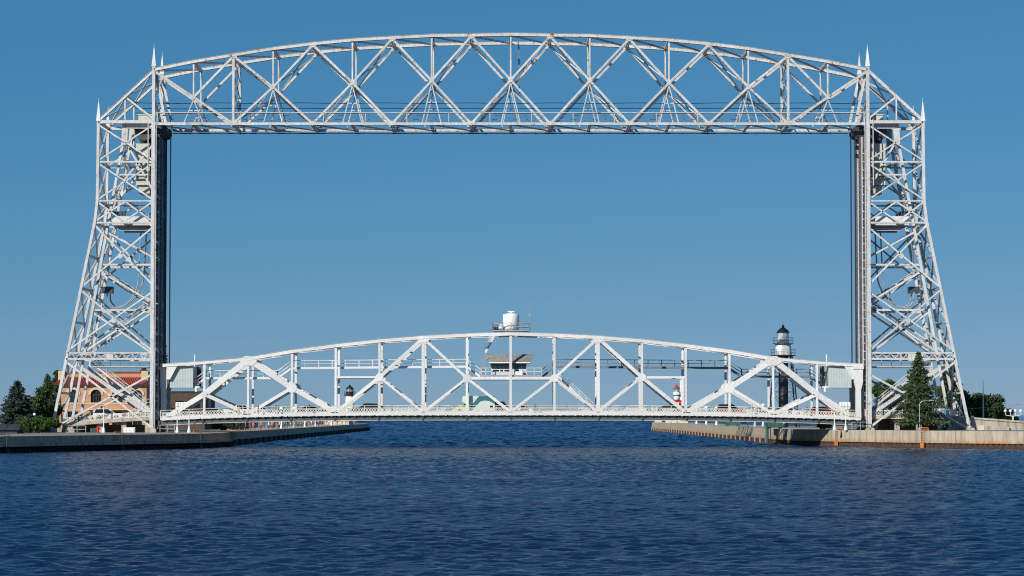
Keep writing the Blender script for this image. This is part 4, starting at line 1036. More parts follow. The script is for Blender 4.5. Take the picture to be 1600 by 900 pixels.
def conifer(name,label,base,h,r,mat,seed,bare=.06,dens=1.0,group=None):
    rg=random.Random(seed); t=thing(name,label,'tree',base,group); b=Vector(base)
    mb=MB(); mb.tube([b-V(0,0,.2),b+V(.05,0,h*.5),b+V(0,0,h*.98)],.03*h*.7,8,.03); 
    pts=[]; z=h*bare; k=0
    while z<h*.985:
        f=z/h; R_=r*((1-f)**.82)*(.62+.62*rg.random()); nb=max(5,int(10*(1-f)+5))
        for i in range(nb):
            a=2*math.pi*(i+rg.random()*.8)/nb; rr=R_*(.7+.5*rg.random()); dz=-rr*.22+rg.uniform(-.15,.2)
            tip=b+V(math.cos(a)*rr,math.sin(a)*rr,z+dz+rr*.08)
            root=b+V(0,0,z); mb.tube([root,tip],.05,4,.015)
            m=int((10+22*rr)*dens)
            for j in range(m):
                s=rg.random()**.6; p=root.lerp(tip,s); w=.13+.30*rr*.5*s*(1.15-s)
                pts.append((p.x+rg.gauss(0,w),p.y+rg.gauss(0,w),p.z-rg.random()*.30+.10*rg.gauss(0,1)))
        z+=h*.026*(1+.6*(1-f)); k+=1
    mb.build('trunk','bark',t); leaf_mesh(pts,.20,mat,t,'crown',.35); return t
def broadleaf(name,label,base,h,rx,ry,mat,seed,trunk=.2,n=7000,size=.28,group=None,cat='tree',lobes=26):
    rg=random.Random(seed); t=thing(name,label,cat,base,group); b=Vector(base); mb=MB()
    mb.tube([b-V(0,0,.2),b+V(.1,0,h*.3),b+V(.0,0,h*.6)],.035*h,8,.05)
    ch=h*(1-trunk); c0=b+V(0,0,h*trunk+ch*.48); L_=[]
    for i in range(lobes):
        while True:
            d=V(rg.uniform(-1,1),rg.uniform(-1,1),rg.uniform(-1,1))
            if .25<d.length<=1: break
        w=1-.25*max(0,d.z); c=c0+V(d.x*rx*.72*w,d.y*ry*.72*w,d.z*ch*.40); L_.append((c,rg.uniform(.22,.40)*min(rx,ry,ch*.6)))
        mb.tube([b+V(0,0,h*rg.uniform(.25,.5)),b.lerp(c,.6)+V(0,0,h*.15),c],.05*h*.3,5,.02)
    pts=[]
    for i in range(n):
        c,r_=L_[rg.randrange(lobes)]; d=V(rg.gauss(0,1),rg.gauss(0,1),rg.gauss(0,1)).normalized()*r_*(rg.random()**.33)*(1+.35*rg.random()**4)
        p=c+V(d.x*1.15,d.y*1.15,d.z*.85)
        if p.z<b.z+.1: p.z=b.z+.1+rg.random()*.4
        pts.append(tuple(p))
    mb.build('trunk','bark',t); leaf_mesh(pts,size,mat,t); return t
def G(px,Y,z): p=W(px,650,Y); return (p.x,Y,z)
conifer('spruce_tree','dark blue-green spruce at the far left beside the round bush',G(27,-6,2.3),W(27,593,-6).z-2.3,4.3,'blue_spruce',1)
broadleaf('leafy_tree','green leafy tree between the far left spruce and the tower',G(67,2,2.3),W(67,600,2).z-2.3,3.5,2.9,'leaf_green',2,.03,12000,.24)
conifer('spruce_tree','slim spruce rising above the leafy tree at far left',G(74,14,2.3),W(74,582,14).z-2.3,2.6,'spruce_needles',3)
broadleaf('round_bush','large round green bush on the left quay before the tower foot',G(61,-16,2.25),W(61,648,-16).z-2.25,4.6,2.6,'bush_green',4,.0,12000,.17,None,'bush',30)
broadleaf('leafy_tree','dark tree peeking above the left corner of the red-roofed building',G(92,52,2.3),W(92,570,52).z-2.3,2.0,2.0,'leaf_dark',5,.3,4000,.26)
conifer('spruce_tree','dark spruce behind the left tower just right of the red-roofed building',G(224,62,2.3),W(224,569,62).z-2.3,4.0,'spruce_needles',6)
conifer('spruce_tree','narrow dark spruce behind the left machinery house',G(254,66,2.3),W(254,512,66).z-2.3,2.0,'spruce_needles',16,.1,.8)
conifer('spruce_tree','tall dark green spruce in front of the right tower beside the street lamp',G(1436,-9,2.7),W(1436,548,-9).z-2.7,4.9,'spruce_needles',8,.12,.68)
broadleaf('leafy_tree','leafy tree seen through the right tower left of the tall spruce',G(1384,42,2.7),W(1384,585,42).z-2.7,3.6,3.0,'leaf_green',9,.2,6000,.28)
broadleaf('leafy_tree','low dark tree directly behind the tall spruce',G(1415,52,2.7),W(1415,604,52).z-2.7,3.6,3.0,'leaf_dark',10,.2,5000,.28)
broadleaf('leafy_tree','loose-crowned tree behind the outer legs of the right tower',G(1487,48,2.7),W(1487,556,48).z-2.7,3.6,3.2,'leaf_dark',11,.18,4800,.28)
broadleaf('leafy_tree','airy tree just right of the outer right tower leg',G(1508,56,2.7),W(1508,600,56).z-2.7,2.8,2.6,'leaf_dark',12,.15,3600,.26)
broadleaf('leafy_tree','dense rounded dark tree at the far right beyond the ramp',G(1544,60,2.7),W(1544,606,60).z-2.7,3.9,3.4,'leaf_dark',13,.05,9000,.28)
broadleaf('leafy_shrub','low shrub beside the globe lamp at the far right',G(1575,40,2.7),W(1575,638,40).z-2.7,2.7,2.2,'leaf_green',14,.0,4500,.22,None,'bush')
broadleaf('leafy_shrub','low shrub under the right end of the lift span',G(1288,26,2.7),W(1288,662,26).z-2.7+.4,2.0,1.4,'leaf_green',15,.0,3000,.18,None,'bush')
for i,(px,Y,s) in enumerate(((345,60,17),(372,75,18))):
    broadleaf('leafy_shrub','low dark shrub under the left end of the lift span, %s'%('left one' if i==0 else 'right one'),G(px,Y,2.3),1.7,3.2,1.5,'leaf_dark',s,.0,2600,.18,None,'bush')

# ------------------------------------------------------------------ lamps, poles, small quay furniture
def pole(name,label,px,Y,zb,ztop,cat='lamp post',group=None,head=True):
    x=W(px,660,Y).x; t=thing(name,label,cat,(x,Y,zb),group)
    mb=MB(); mb.lathe((x,Y,zb),[(.3,0),(.3,.12),(.16,.75),(.09,1.0)],10); mb.build('flared_base','light_white',t)
    mb=MB(); mb.tube([(x,Y,zb+.9),(x,Y,ztop)],.085,8,.06); mb.build('pole','light_white',t)
    return t,x
for px,zb,lab in ((277,2.3,'white post with flared base on the left quay, the one nearer the tower'),(295.5,2.3,'white post with flared base on the left quay, the one nearer mid-channel'),
               (1304,2.7,'white post with flared base on the right quay, the one nearer mid-channel'),(1321.5,2.7,'white post with flared base on the right quay, the one nearer the tower')):
    t,x=pole('quay_post',lab,px,-4,zb,W(px,643,-4).z,'post','quay posts')
    mb=MB(); mb.lathe((x,-4,W(px,643,-4).z),[(.1,0),(.14,.1),(.1,.25)],8); mb.build('lamp_cap','grey_steel',t)
# traffic signal heads at both ends of the span
for px,lab in ((283,'cluster of white signal heads by the left tower at deck level'),(1320,'cluster of white signal heads by the right tower at deck level')):
    Y=2.5; x=W(px,634,Y).x; z=W(px,634,Y).z; t=thing('signal_gantry',lab,'traffic signal',(x,Y,4.8))
    mb=MB(); mb.tube([(x,Y,4.7),(x,Y,z+.5)],.08,8); mb.build('mast','light_white',t)
    mb=MB(); mb.box(x-.9,Y-.06,z+.45,x+.9,Y+.06,z+.58); mb.build('cross_arm','light_white',t)
    for k in range(4):
        xx=x-.72+k*.48; mb=MB(); mb.box(xx-.17,Y-.2,z-.55,xx+.17,Y+.2,z+.45); mb.box(xx-.2,Y-.32,z-.05,xx+.2,Y-.2,z+.02); mb.build('signal_head','light_white',t)
# gooseneck lamp
Y=-14; x=W(1437,660,Y).x; t=thing('street_lamp','grey gooseneck street lamp on the right quay before the spruce','street lamp',(x,Y,2.7)); zt_=W(1437,626,Y).z
mb=MB(); mb.lathe((x,Y,2.7),[(.28,0),(.28,.15),(.1,.55)],10); mb.build('base','grey_steel',t)
pts=[(x,Y,3.1),(x,Y,zt_-.8)]+[(x+.9-.9*math.cos(a),Y,zt_-.8+.8*math.sin(a)) for a in [math.pi/2*k/5 for k in range(1,6)]]+[(x+1.6,Y,zt_+.06)]
mb=MB(); mb.tube(pts,.08,8,.06); mb.build('curved_pole','chrome_grey',t)
mb=MB(); mb.prism([(x+1.5,zt_-.06),(x+2.3,zt_-.02),(x+2.3,zt_+.12),(x+1.5,zt_+.14)],Y-.15,Y+.15); mb.build('lamp_head','grey_steel',t)
# globe lamp at the far right
Y=14; x=W(1583,650,Y).x; zg=W(1583,642,Y).z; t=thing('globe_lamp','lamp standard with four white globes on the ramp at the far right','street lamp',(x,Y,3.5))
mb=MB(); mb.tube([(x,Y,3.4),(x,Y,zg-.9)],.12,8); mb.build('pole','light_white',t)
mb=MB(); mb.tube([(x-1.3,Y,zg-.25),(x-1.2,Y,zg-.75),(x,Y,zg-.9),(x+1.2,Y,zg-.75),(x+1.3,Y,zg-.25)],.06,6); mb.tube([(x-.45,Y,zg-.25),(x-.4,Y,zg-.85)],.05,6); mb.tube([(x+.4,Y,zg-.25),(x+.4,Y,zg-.85)],.05,6); mb.build('arms','light_white',t)
for dx in (-1.3,-.45,.4,1.3):
    mb=MB(); mb.lathe((x+dx,Y,zg),[(.08,-.25),(.22,-.16),(.27,0),(.22,.17),(.05,.27)],12); mb.build('globe','globe_white',t,True)
x=W(1536.5,640,40).x; mb=MB(); mb.tube([(x,40,2.7),(x,40,W(1536,594,40).z)],.16,8,.05); o=mb.build('mast','light_white'); o.location=(0,0,0); tag(o,'tall thin white mast in front of the rounded tree at far right','mast')
x0=W(1500,638,40); mb=MB(); mb.tube([x0,V((x0.x+x)/2,40,x0.z-.1),V(x,40,W(0,637,40).z),V(x+7,40,W(0,632,40).z)],.03,4); tag(mb.build('overhead_wire','grey_steel'),'thin overhead wire crossing the mast at far right','wire')
# pier lamps
def pier_lamp(px,d,zb,label,group,xs):
    Y=d-442; x=xs; t=thing('pier_lamp',label,'lamp post',(x,Y,zb),group)
    mb=MB(); mb.lathe((x,Y,zb),[(.34,0),(.3,.3),(.2,.9),(.16,3.8)],10); mb.build('post','light_white',t)
    mb=MB(); mb.lathe((x,Y,zb+3.8),[(.12,0),(.36,.15),(.46,.45),(.36,.75),(.06,.9)],12); mb.build('globe','globe_white',t,True)
ordn=['nearest','second','third','fourth','fifth','sixth']
for i,d in enumerate((578,611,643,677,741)): pier_lamp(0,d,2.3,'white lamp post on the left canal pier, %s to the bridge'%ordn[i],'left pier lamps',-49.2)
for i,d in enumerate((533,551,654,688,724)): pier_lamp(0,d,2.75,'white lamp post on the right canal pier, %s to the bridge'%ordn[i],'right pier lamps',50.0)
# quay ladders with orange hoops
def ladder(px,path,ztop,label,side,orange):
    # find the point of the wall line that lies under this column of the photo
    best=None
    for (x0,y0),(x1,y1) in zip(path[:-1],path[1:]):
        for k in range(60):
            f=k/60; x=x0+(x1-x0)*f; y=y0+(y1-y0)*f; e=abs(CX+FPX*x/(y-CAM_Y)-px)
            if best is None or e<best[0]: best=(e,x,y,Vector((x1-x0,y1-y0,0)).normalized())
    _,x,y,d=best; n=Vector((d.y,-d.x,0)); n=n if n.x*side>0 else -n
    off=.62 if side>0 else .26
    t=thing('quay_ladder',label,'ladder',(x,y,0),'quay ladders'); c=V(x,y,0)+n*off
    for s in (-1,1): mb=MB(); mb.bar(c+d*s*.3+V(0,0,-.4),c+d*s*.3+V(0,0,ztop+.1),.08,.08); mb.build('side_rail','rib_rust' if orange else 'dark_steel',t)
    for k in range(9): mb=MB(); mb.bar(c-d*.3+V(0,0,.1+k*.3),c+d*.3+V(0,0,.1+k*.3),.06,.06); mb.build('rung','rib_rust' if orange else 'dark_steel',t)
    b=V(x,y,ztop)-n*.3; mb=MB(); mb.tube([b-d*.75,b-d*.75+V(0,0,.45),b+d*.75+V(0,0,.45),b+d*.75],.07,6); mb.tube([b-d*.75+V(0,0,.24),b+d*.75+V(0,0,.24)],.05,6); mb.build('top_hoop','orange_paint',t)
    if orange: mb=MB(); mb.bar(c+V(0,0,-.2)+n*.1,c+V(0,0,.9)+n*.1,.55,.2,n); mb.build('fender','orange_paint',t)
for px,lab in ((8,'quay ladder with orange hoop at the far left end of the dark wall'),(187,'quay ladder with orange hoop below the left tower'),(310,'quay ladder with orange hoop under the left end of the span')): ladder(px,LW[1:],LZ,lab,1,False)
for px,lab in ((1308,'orange quay ladder on the sunlit wall under the right end of the span'),(1442,'orange quay ladder on the sunlit wall below the street lamp')): ladder(px,RW[1:],RZ,lab,-1,True)
# pipe guard frames
def guard(px0,px1,Y,zb,h,label,mat='grey_steel'):
    a=W(px0,670,Y).x; b=W(px1,670,Y).x; mb=MB(); n=max(2,int(abs(b-a)/1.3))
    for k in range(n+1):
        x=a+(b-a)*k/n; mb.bar((x,Y,zb),(x,Y,zb+h),.1,.1)
    for f in (.5,1): mb.bar((a,Y,zb+h*f),(b,Y,zb+h*f),.09,.09)
    tag(mb.build('guard_rail',mat),label,'guard rail')
guard(250,273,-1,2.3,1.2,'grey pipe guard rail at the canal-side foot of the left tower')
guard(1331,1358,-1,2.7,1.3,'grey pipe guard rail at the canal-side foot of the right tower')
guard(107,134,-6,2.3,1.1,'short post rail between the bush and the left tower foot')
# bins, cabinets and boulders on the left quay
def cabinet(name,label,cat,px0,px1,py0,py1,Y,zb,mat,doors=2):
    a=W(px0,py1,Y); b=W(px1,py0,Y); t=thing(name,label,cat,((a.x+b.x)/2,Y,zb)); d=.9
    mb=MB(); mb.box(a.x,Y,zb,b.x,Y+d,b.z); mb.build('body',mat,t)
    mb=MB(); mb.box(a.x-.06,Y-.08,b.z,b.x+.06,Y+d+.06,b.z+.08); mb.build('lid',mat,t)
    for k in range(doors):
        x0=a.x+(b.x-a.x)*k/doors+.04; x1=a.x+(b.x-a.x)*(k+1)/doors-.04
        mb=MB(); mb.box(x0,Y-.03,zb+.1,x1,Y-.002,b.z-.08); dd=sub(mb.build('door',mat,t)); mb=MB(); mb.box(x1-.14,Y-.08,(zb+b.z)/2-.1,x1-.08,Y-.032,(zb+b.z)/2+.1); q=mb.build('handle','dark_steel'); q.parent=dd
cabinet('dumpster','small green dumpster under the left approach road','bin',141,150,669.5,678,-3,2.3,'green_board')
cabinet('utility_cabinet','pale grey utility cabinet under the left approach beside the inner leg','cabinet',193,210.5,668.5,677,-3,2.3,'light_white',3)
t=thing('valve_hydrant','red hydrant next to the green dumpster on the left quay','hydrant',G(153,-4,2.3)); x=W(153,670,-4).x
mb=MB(); mb.lathe((x,-4,2.3),[(.3,0),(.3,.1),(.22,.12),(.22,.75),(.28,.8),(.2,.98),(.05,1.05)],12); mb.build('barrel','red_roof',t,True)
for s in (-1,1): mb=MB(); mb.tube([(x,-4,2.9),(x+s*.42,-4,2.9)],.14,8); mb.build('nozzle','red_roof',t)
Y=-5; x=W(162,660,Y).x; t,x=pole('flag_post','slender grey pole standing before the left tower bracing',162,Y,2.3,W(162,636,Y).z,'pole'); 
mb=MB(); mb.lathe((x,Y,W(162,636,Y).z),[(.08,0),(.16,.1),(.08,.22)],8); mb.build('pole_cap','grey_steel',t)
def boulder(label,px,py,Y,zb,r,seed):
    rg=random.Random(seed); mb=MB(); n=9; m=6; c=G(px,Y,zb); vs=[];fs=[]
    for i in range(m+1):
        for k in range(n):
            th=math.pi*i/m; ph=2*math.pi*k/n; q=r*(.8+.35*rg.random()); vs.append((c[0]+q*math.sin(th)*math.cos(ph),c[1]+q*math.sin(th)*math.sin(ph),zb+.3*r+q*.8*math.cos(th)))
    for i in range(m):
        for k in range(n): fs.append((i*n+k,(i+1)*n+k,(i+1)*n+(k+1)%n,i*n+(k+1)%n))
    mb.add(vs,fs); tag(mb.build('boulder','cream_wall'),label,'boulder')
boulder('pale boulder at the left foot of the round bush',35,676,-20,2.3,.42,3)
Y=-12; x=W(54,647,Y).x; t=thing('garden_lamp','small white globe lamp just above the round bush','lamp',(x,Y,2.3)); zg=W(54,647.5,Y).z
mb=MB(); mb.tube([(x,Y,2.3),(x,Y,zg-.2)],.06,8); mb.build('post','dark_steel',t)
mb=MB(); mb.lathe((x,Y,zg),[(.08,-.22),(.22,-.12),(.25,0),(.2,.15),(.04,.24)],12); mb.build('globe','globe_white',t,True)
# right pier: green shelters, parapet blocks
def shelter(px0,px1,py0,py1,Y,label):
    a=W(px0,py1,Y); b=W(px1,py0,Y); zb=2.75; zr=b.z; t=thing('green_shelter',label,'shelter',((a.x+b.x)/2,Y,zb))
    for x in (a.x,b.x):
        for y in (Y,Y+3): mb=MB(); mb.bar((x,y,zb),(x,y,zr),.34,.34); mb.build('post','green_board',t)
    mb=MB(); mb.box(a.x-.4,Y-.4,a.z,b.x+.4,Y+3.4,zr); mb.build('canopy','green_board',t)
    mb=MB(); x0,x1=a.x-.5,b.x+.5; mb.add([(x0,Y-.6,zr),(x1,Y-.6,zr),(x1,Y+3.6,zr),(x0,Y+3.6,zr),((x0+x1)/2,Y+1.5,zr+.9)],[(0,3,2,1),(0,1,4),(1,2,4),(2,3,4),(3,0,4)]); mb.build('roof','slate_dark',t)
shelter(1138,1154,655,664.5,150,'green shelter on the right canal pier, farther from the bridge')
shelter(1203,1220,655,668,32,'green shelter on the right canal pier beside the lighthouse')
x=47.2; t=thing('mooring_post','dark green mooring post at the corner of the right canal wall','post',(47.0,34,0)); 
mb=MB(); mb.tube([(45.9,40,-1),(45.9,40,3.4)],.28,10); mb.build('pile','green_board',t); mb=MB(); mb.lathe((45.9,40,3.4),[(.3,0),(.3,.1),(.05,.35)],10); mb.build('pile_cap','green_board',t)
for i,(a,b,d) in enumerate(((1023,1034,850),(1040,1048,830),(1050,1059,815),(1062,1075,790))):
    Y=d-442; x0=W(a,660,Y).x; x1=W(b,660,Y).x; t=thing('parapet_block','cream concrete parapet block on the outer right pier, %s from the pier end'%['first','second','third','fourth'][i],'wall',((x0+x1)/2,Y,2.75),'pier parapet blocks')
    mb=MB(); mb.box(x0,Y,2.75,x1,Y+1.2,4.1); mb.build('block','cream_wall',t); mb=MB(); mb.box(x0-.08,Y-.08,4.1,x1+.08,Y+1.28,4.25); mb.build('coping','cream_wall',t)
Y=350; x0=W(562,660,Y).x; mb=MB()
t=thing('parapet_block','cream concrete parapet at the outer end of the left pier','wall',(-50,Y,2.3)); mb.box(-55,Y,2.3,-47.6,Y+20,3.3); mb.build('block','cream_wall',t); mb=MB(); mb.box(-55.1,Y-.1,3.3,-47.5,Y+20.1,3.45); mb.build('coping','cream_wall',t)
for i,(d,l) in enumerate(((590,6),(660,9))):
    Y=d-442; t=thing('green_hoarding','green panel fence on the left pier behind the strollers, %s stretch'%('near' if i==0 else 'far'),'fence',(-53,Y,2.3))
    for k in range(6): mb=MB(); mb.box(-55.4+k*.95,Y,2.4,-55.4+k*.95+.9,Y+.1,4.4); mb.build('panel','green_board',t)

# ------------------------------------------------------------------ vehicles
def wprism(mb,poly,hw):
    n=len(poly); ar=sum(poly[i][0]*poly[(i+1)%n][1]-poly[(i+1)%n][0]*poly[i][1] for i in range(n))
    if ar<0: poly=poly[::-1]
    vs=[(x,-hw(z),z) for x,z in poly]+[(x,hw(z),z) for x,z in poly]
    fs=[tuple(range(n)),tuple(range(2*n-1,n-1,-1))]+[(i,i+n,(i+1)%n+n,(i+1)%n) for i in range(n)]
    mb.add(vs,fs)
KIND={ # length, body outline, cabin outline (belt..roof), roof height, belt height
 'sedan':(4.7,[(-2.35,.4),(-2.35,.72),(-2.2,.92),(-1.35,.98),(.95,.98),(2.1,.8),(2.33,.62),(2.35,.38),(1.95,.28),(-2.0,.28)],[(-1.75,.96),(-1.05,1.43),(.15,1.46),(1.05,.96)],1.46,.97),
 'suv':(4.8,[(-2.38,.45),(-2.4,.95),(-2.33,1.08),(1.0,1.1),(2.2,.98),(2.38,.8),(2.38,.42),(2.0,.32),(-2.05,.32)],[(-2.28,1.08),(-2.0,1.72),(.15,1.76),(.98,1.09)],1.76,1.09),
 'van':(5.2,[(-2.6,.45),(-2.6,1.1),(1.5,1.12),(2.45,.95),(2.6,.75),(2.6,.42),(2.2,.32),(-2.2,.32)],[(-2.55,1.1),(-2.4,1.98),(.9,2.0),(1.6,1.11)],2.0,1.11),
 'pickup':(5.7,[(-2.85,.5),(-2.85,1.12),(-.75,1.12),(-.75,1.12),(1.2,1.14),(2.65,1.06),(2.85,.9),(2.85,.45),(2.4,.36),(-2.45,.36)],[(-.8,1.12),(-.7,1.78),(.75,1.82),(1.45,1.13)],1.82,1.13)}
def vehicle(kind,paintm,label,cat,x,y,z,face,roofm=None,slope=0):
    Lg,body,cab,rz,bz=KIND[kind]; t=thing('parked_car' if kind!='pickup' else 'pickup_truck',label,cat,(x,y,z))
    t.name={'sedan':'sedan_car','suv':'suv_car','van':'van','pickup':'pickup_truck'}[kind]
    t.rotation_euler=(0,0,0 if face>0 else math.pi); hb=.9; ORG[t.name]=(0,0,0)
    mb=MB(); wprism(mb,body,lambda zz:hb-.06*abs(zz-.7)); mb.build('body',paintm,t)
    mb=MB(); wprism(mb,cab,lambda zz:hb-.08-.25*(zz-bz)); mb.build('windows','car_glass',t)
    r0,r1=cab[1],cab[2]; mb=MB(); hwt=hb-.08-.25*(rz-bz)+.015
    mb.add([(r0[0]-.06,-hwt,r0[1]-.04),(r1[0]+.06,-hwt,r1[1]-.04),(r1[0]+.06,hwt,r1[1]-.04),(r0[0]-.06,hwt,r0[1]-.04),(r0[0]+.08,-hwt+.1,r0[1]+.05),(r1[0]-.12,-hwt+.1,r1[1]+.05),(r1[0]-.12,hwt-.1,r1[1]+.05),(r0[0]+.08,hwt-.1,r0[1]+.05)],[(0,3,2,1),(4,5,6,7),(0,1,5,4),(1,2,6,5),(2,3,7,6),(3,0,4,7)])
    mb.build('roof',roofm or paintm,t)
    for sy in (-1,1):
        mb=MB()
        for (a,b) in ((cab[0],cab[1]),(cab[3],cab[2])):
            mb=MB(); mb.bar((a[0],sy*(hb-.07),a[1]),(b[0],sy*(hb-.07-.25*(b[1]-bz)),b[1]),.09,.05); mb.build('pillar',roofm or paintm,t)
        for f in ((.52,) if kind!='van' else (.3,.62)):
            xa=cab[0][0]*(1-f)+cab[3][0]*f; mb=MB(); mb.bar((xa,sy*(hb-.07),bz),(xa-.06,sy*(hb-.07-.25*(rz-bz)),rz-.02),.08,.05); mb.build('pillar',roofm or paintm,t)
        mb=MB(); mb.box(cab[3][0]-.32,sy*(hb+.0),bz+.02,cab[3][0]-.14,sy*(hb+.16),bz+.16); mb.build('mirror',paintm,t)
    for wx in (-Lg*.3,Lg*.31):
        for sy in (-1,1):
            mb=MB(); n=14; rr=.34 if kind in('sedan',) else .38
            mb.prism([(wx+rr*math.cos(2*math.pi*k/n),rr+rr*math.sin(2*math.pi*k/n)) for k in range(n)],sy*.68,sy*.905); w=mb.build('wheel','rubber',t)
            mb=MB(); mb.prism([(wx+rr*.6*math.cos(2*math.pi*k/n),rr+rr*.6*math.sin(2*math.pi*k/n)) for k in range(n)],sy*.906,sy*.925); q=mb.build('rim','chrome_grey'); q.parent=w
    for sy in (-1,1):
        zz=bz-.26; mb=MB(); mb.box(Lg/2-.12,sy*.5,zz-.08,Lg/2-.0,sy*.82,zz+.1); mb.build('headlight','globe_white',t)
        mb=MB(); mb.box(-Lg/2-.015,sy*.55,zz-.05,-Lg/2+.08,sy*.84,zz+.12); mb.build('tail_light','red_roof',t)
    return t
def on_deck(px,lane):
    Y={'near':3.3,'far':6.6}[lane]; x=W(px,640,Y).x; return x,Y,deckz(x)-.2
for kind,pm,px,lane,face,label,cat,roofm in (
 ('sedan','car_black',335,'far',1,'black sedan on the span just right of the left machinery house','car',None),
 ('pickup','car_white',377,'near',1,'white pickup truck on the left part of the lift span','pickup truck',None),
 ('sedan','car_silver',411,'far',1,'silver sedan right behind the white pickup on the span','car',None),
 ('sedan','car_grey',487,'far',1,'dark grey sedan on the span left of the small white lighthouse','car',None),
 ('suv','car_navy',571,'far',-1,'dark navy suv on the span right of the small white lighthouse','car',None),
 ('van','car_navy',779,'near',1,'dark blue van behind the camper at mid-span','van',None),
 ('sedan','car_white',810,'near',-1,'white sedan low behind the railing right of the centre post','car',None),
 ('sedan','car_silver',1040,'far',-1,'silver sedan with dark roof left of the red-roofed lighthouse','car','car_black'),
 ('suv','car_red',1143,'near',1,'red suv with black roof on the right half of the span','car','car_black'),
 ('suv','car_red',1289,'near',1,'red suv near the right end of the lift span','car',None),
 ('sedan','car_white',1233,'far',1,'white sedan in front of the black lighthouse column','car',None)):
    x,y,z=on_deck(px,lane); vehicle(kind,pm,label,cat,x,y,z,face,roofm)
p=W(169,660,3.2); vehicle('suv','car_white','white suv on the left approach road behind the tower legs','car',p.x,3.2,W(169,660,.9).z+.45,1)
p=W(1442,656,3.2); 
# camper: lime cab and tall box with teal swoosh
x,y,z=on_deck(742,'near'); t=thing('camper_van','tall camper with pale yellow-green cab and mint and teal box at mid-span','camper',(x,y,z)); ORG[t.name]=(0,0,0)
mb=MB(); wprism(mb,[(-3.3,.5),(-3.3,2.95),(2.0,2.95),(2.1,2.4),(2.1,1.95),(1.2,1.6),(1.2,.5)],lambda zz:1.12); box_=mb.build('box_body','camper_mint',t)
for sy in (-1,1):
    mb=MB(); mb.prism([(-3.28,2.93),(-.7,2.93),(1.1,.7),(.3,.7),(-.9,2.0),(-1.6,2.2),(-2.4,2.1),(-3.28,1.6)],sy*1.122,sy*1.128); mb.build('teal_swoosh','camper_teal',t)
    mb=MB(); mb.box(-3.0,sy*1.135,.95,-2.5,sy*1.145,1.4); mb.build('side_window','car_glass',t)
mb=MB(); wprism(mb,[(1.2,.45),(1.2,1.75),(1.75,1.78),(2.35,1.22),(3.3,1.05),(3.45,.8),(3.45,.45)],lambda zz:.98); mb.build('cab','camper_lime',t)
for sy in (-1,1):
    mb=MB(); mb.prism([(1.3,1.22),(2.18,1.22),(1.72,1.68),(1.3,1.68)],sy*.982,sy*.99); mb.build('cab_window','car_glass',t)
mb=MB(); mb.add([(2.33,-.85,1.25),(2.33,.85,1.25),(1.8,.8,1.75),(1.8,-.8,1.75),(2.36,-.85,1.25),(2.36,.85,1.25),(1.83,.8,1.75),(1.83,-.8,1.75)],[(0,3,2,1),(4,5,6,7),(0,1,5,4),(1,2,6,5),(2,3,7,6),(3,0,4,7)]); mb.build('windscreen','car_glass',t)
for wx in (-2.0,2.55):
    for sy in (-1,1):
        mb=MB(); mb.prism([(wx+.4*math.cos(2*math.pi*k/14),.4+.4*math.sin(2*math.pi*k/14)) for k in range(14)],sy*.75,sy*1.0); w=mb.build('wheel','rubber',t)
        mb=MB(); mb.prism([(wx+.22*math.cos(2*math.pi*k/12),.4+.22*math.sin(2*math.pi*k/12)) for k in range(12)],sy*1.001,sy*1.02); q=mb.build('rim','chrome_grey'); q.parent=w
t.rotation_euler=(0,0,math.pi)      # drives to the left

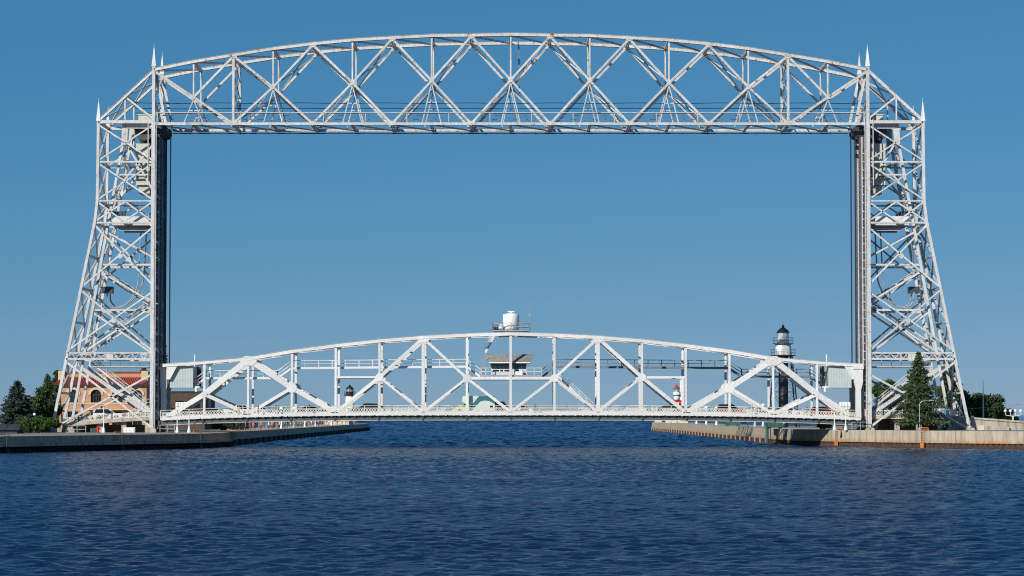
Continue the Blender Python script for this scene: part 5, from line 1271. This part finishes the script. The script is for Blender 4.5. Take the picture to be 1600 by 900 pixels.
# ------------------------------------------------------------------ people
for n,c in dict(skin=(.48,.30,.21),hair=(.04,.028,.02),shoe=(.03,.03,.03),denim=(.05,.075,.14),black=(.02,.02,.022),khaki=(.36,.29,.19),
    red=(.5,.03,.03),orange=(.6,.2,.04),white=(.75,.75,.73),blue=(.04,.15,.5),pink=(.6,.26,.28),grey=(.25,.25,.26),teal=(.05,.3,.32),navy=(.03,.04,.09),yellow=(.62,.45,.08)).items():
    simple('cloth_'+n,c,.85,.1,3)
def person_mesh(pose):
    st=.16 if pose=='walk' else .0
    J=[(0,0,.93,.135),(0,0,1.12,.13),(0,0,1.36,.155),(0,0,1.50,.06),(0,-.01,1.60,.095),(0,0,1.71,.085),
       (.09,0,.88,.09),(.10,-st*.6,.50,.062),(.10,st if st else 0,.09,.045),(.10,(st if st else 0)-.14,.05,.04),
       (-.09,0,.88,.09),(-.10,st*.5-.03*(st>0),.50,.062),(-.10,-st,.09,.045),(-.10,-st-.14,.05,.04),
       (.19,0,1.41,.06),(.24,.02+st*.5,1.13,.043),(.24,-.06+st*.7,.89,.035),(.235,-.09+st*.75,.80,.036),
       (-.19,0,1.41,.06),(-.24,.02-st*.5,1.13,.043),(-.24,-.06-st*.7,.89,.035),(-.235,-.09-st*.75,.80,.036),(0,-.115,1.61,.02)]
    E=[(0,1),(1,2),(2,3),(3,4),(4,5),(0,6),(6,7),(7,8),(8,9),(0,10),(10,11),(11,12),(12,13),(2,14),(14,15),(15,16),(16,17),(2,18),(18,19),(19,20),(20,21),(4,22)]
    me=bpy.data.meshes.new('pm'); me.from_pydata([j[:3] for j in J],E,[]); o=bpy.data.objects.new('pm',me); COL.objects.link(o)
    m=o.modifiers.new('s','SKIN'); 
    for i,j in enumerate(J): me.skin_vertices[0].data[i].radius=(j[3],j[3]*(.72 if i in (0,1,2) else 1))
    me.skin_vertices[0].data[0].use_root=True
    o.modifiers.new('b','SUBSURF').levels=1
    dg=bpy.context.evaluated_depsgraph_get(); r=bpy.data.meshes.new_from_object(o.evaluated_get(dg)); bpy.data.objects.remove(o)
    r.materials.clear()
    for k in ('cloth_skin','cloth_grey','cloth_denim','cloth_hair','cloth_shoe'): r.materials.append(M[k])
    for p in r.polygons:
        x,y,z=p.center; p.use_smooth=True
        if z>1.66 or (z>1.56 and y>.02): k=3
        elif z>1.47: k=0
        elif abs(x)>.185 and z<1.22 and z>.7: k=0
        elif z>.95: k=1
        elif z>.12: k=2
        else: k=4
        p.material_index=k
    return r
PM=[person_mesh('stand'),person_mesh('walk')]
bodies=0
def person(x,y,z,rot,shirt,trous,label,group,scale=1,pose=None):
    global bodies
    me=PM[bodies%2 if pose is None else pose]; bodies+=1
    o=bpy.data.objects.new('person',me); COL.objects.link(o); o.location=(x,y,z); o.rotation_euler=(0,0,rot); o.scale=(scale,)*3
    for i,k in ((1,shirt),(2,trous)):
        o.material_slots[i].link='OBJECT'; o.material_slots[i].material=M['cloth_'+k]
    return tag(o,label,'person',group)
for px,Yd,sh,tr,rt,lab in ((373,.2,'pink','khaki',0,'person in a pink top on the sidewalk below the white pickup'),(403.5,.3,'black','denim',1.2,'person in black on the sidewalk right of the white pickup'),
  (431,.1,'black','black',1.4,'left of two dark-clad people on the sidewalk left of the thick diagonal'),(435,.6,'navy','black',1.5,'right of two dark-clad people on the sidewalk left of the thick diagonal'),
  (483,.3,'black','denim',-1.5,'person in black walking past the dark grey sedan'),(836,.2,'black','denim',-1.3,'lone person in black right of the centre of the span'),
  (1261,.3,'navy','black',1.5,'person in dark clothes between the black lighthouse column and the red suv'),(1328,.4,'navy','denim',-1.2,'person in navy beside the signals at the right end of the span'),
  (1175,.3,'white','khaki',1.4,'person in white on the sidewalk right of the first red suv')):
    x=W(px,640,Yd-.3).x; person(x,Yd-.3,deckz(x)-.1,rt,sh,tr,lab,'people on the span sidewalk',random.uniform(.95,1.06))
shirts=['pink','black','grey','pink','navy','red','orange','red','red','orange','blue','blue','white','pink','pink','red','white','pink','teal','blue','white','white','pink','orange','yellow','pink','white','red','white','pink','grey','white','red','pink','black','white','red','navy','pink','blue','white','grey','orange','red','teal','pink']
words=['first','second','third','fourth','fifth','sixth','seventh','eighth','ninth','tenth','eleventh','twelfth','thirteenth']
cnt={}
N=len(shirts)
for i,sh in enumerate(shirts):
    px=372+(560-372)*(i+random.uniform(-.3,.3))/N; X0=-46.75-random.random()*1.6
    d=FPX*-X0/(CX-px); cnt[sh]=cnt.get(sh,0)+1
    person(X0,d-442,LZ,random.uniform(0,6.28),sh,random.choice(['denim','khaki','black','grey']),'person in %s top in left pier crowd, %s in %s from the left'%(sh,words[cnt[sh]-1],sh),'crowd on the left pier',random.uniform(.92,1.08))
for i,(px,sh) in enumerate(((1037,'black'),(1041,'white'),(1058,'black'),(1168,'orange'),(1224,'white'))):
    d=FPX*49/(px-CX); person(49,d-442,2.75,random.uniform(0,6),sh,'denim','person in a %s top on the right pier, %s from the left'%(sh,words[i]),'people on the right pier')
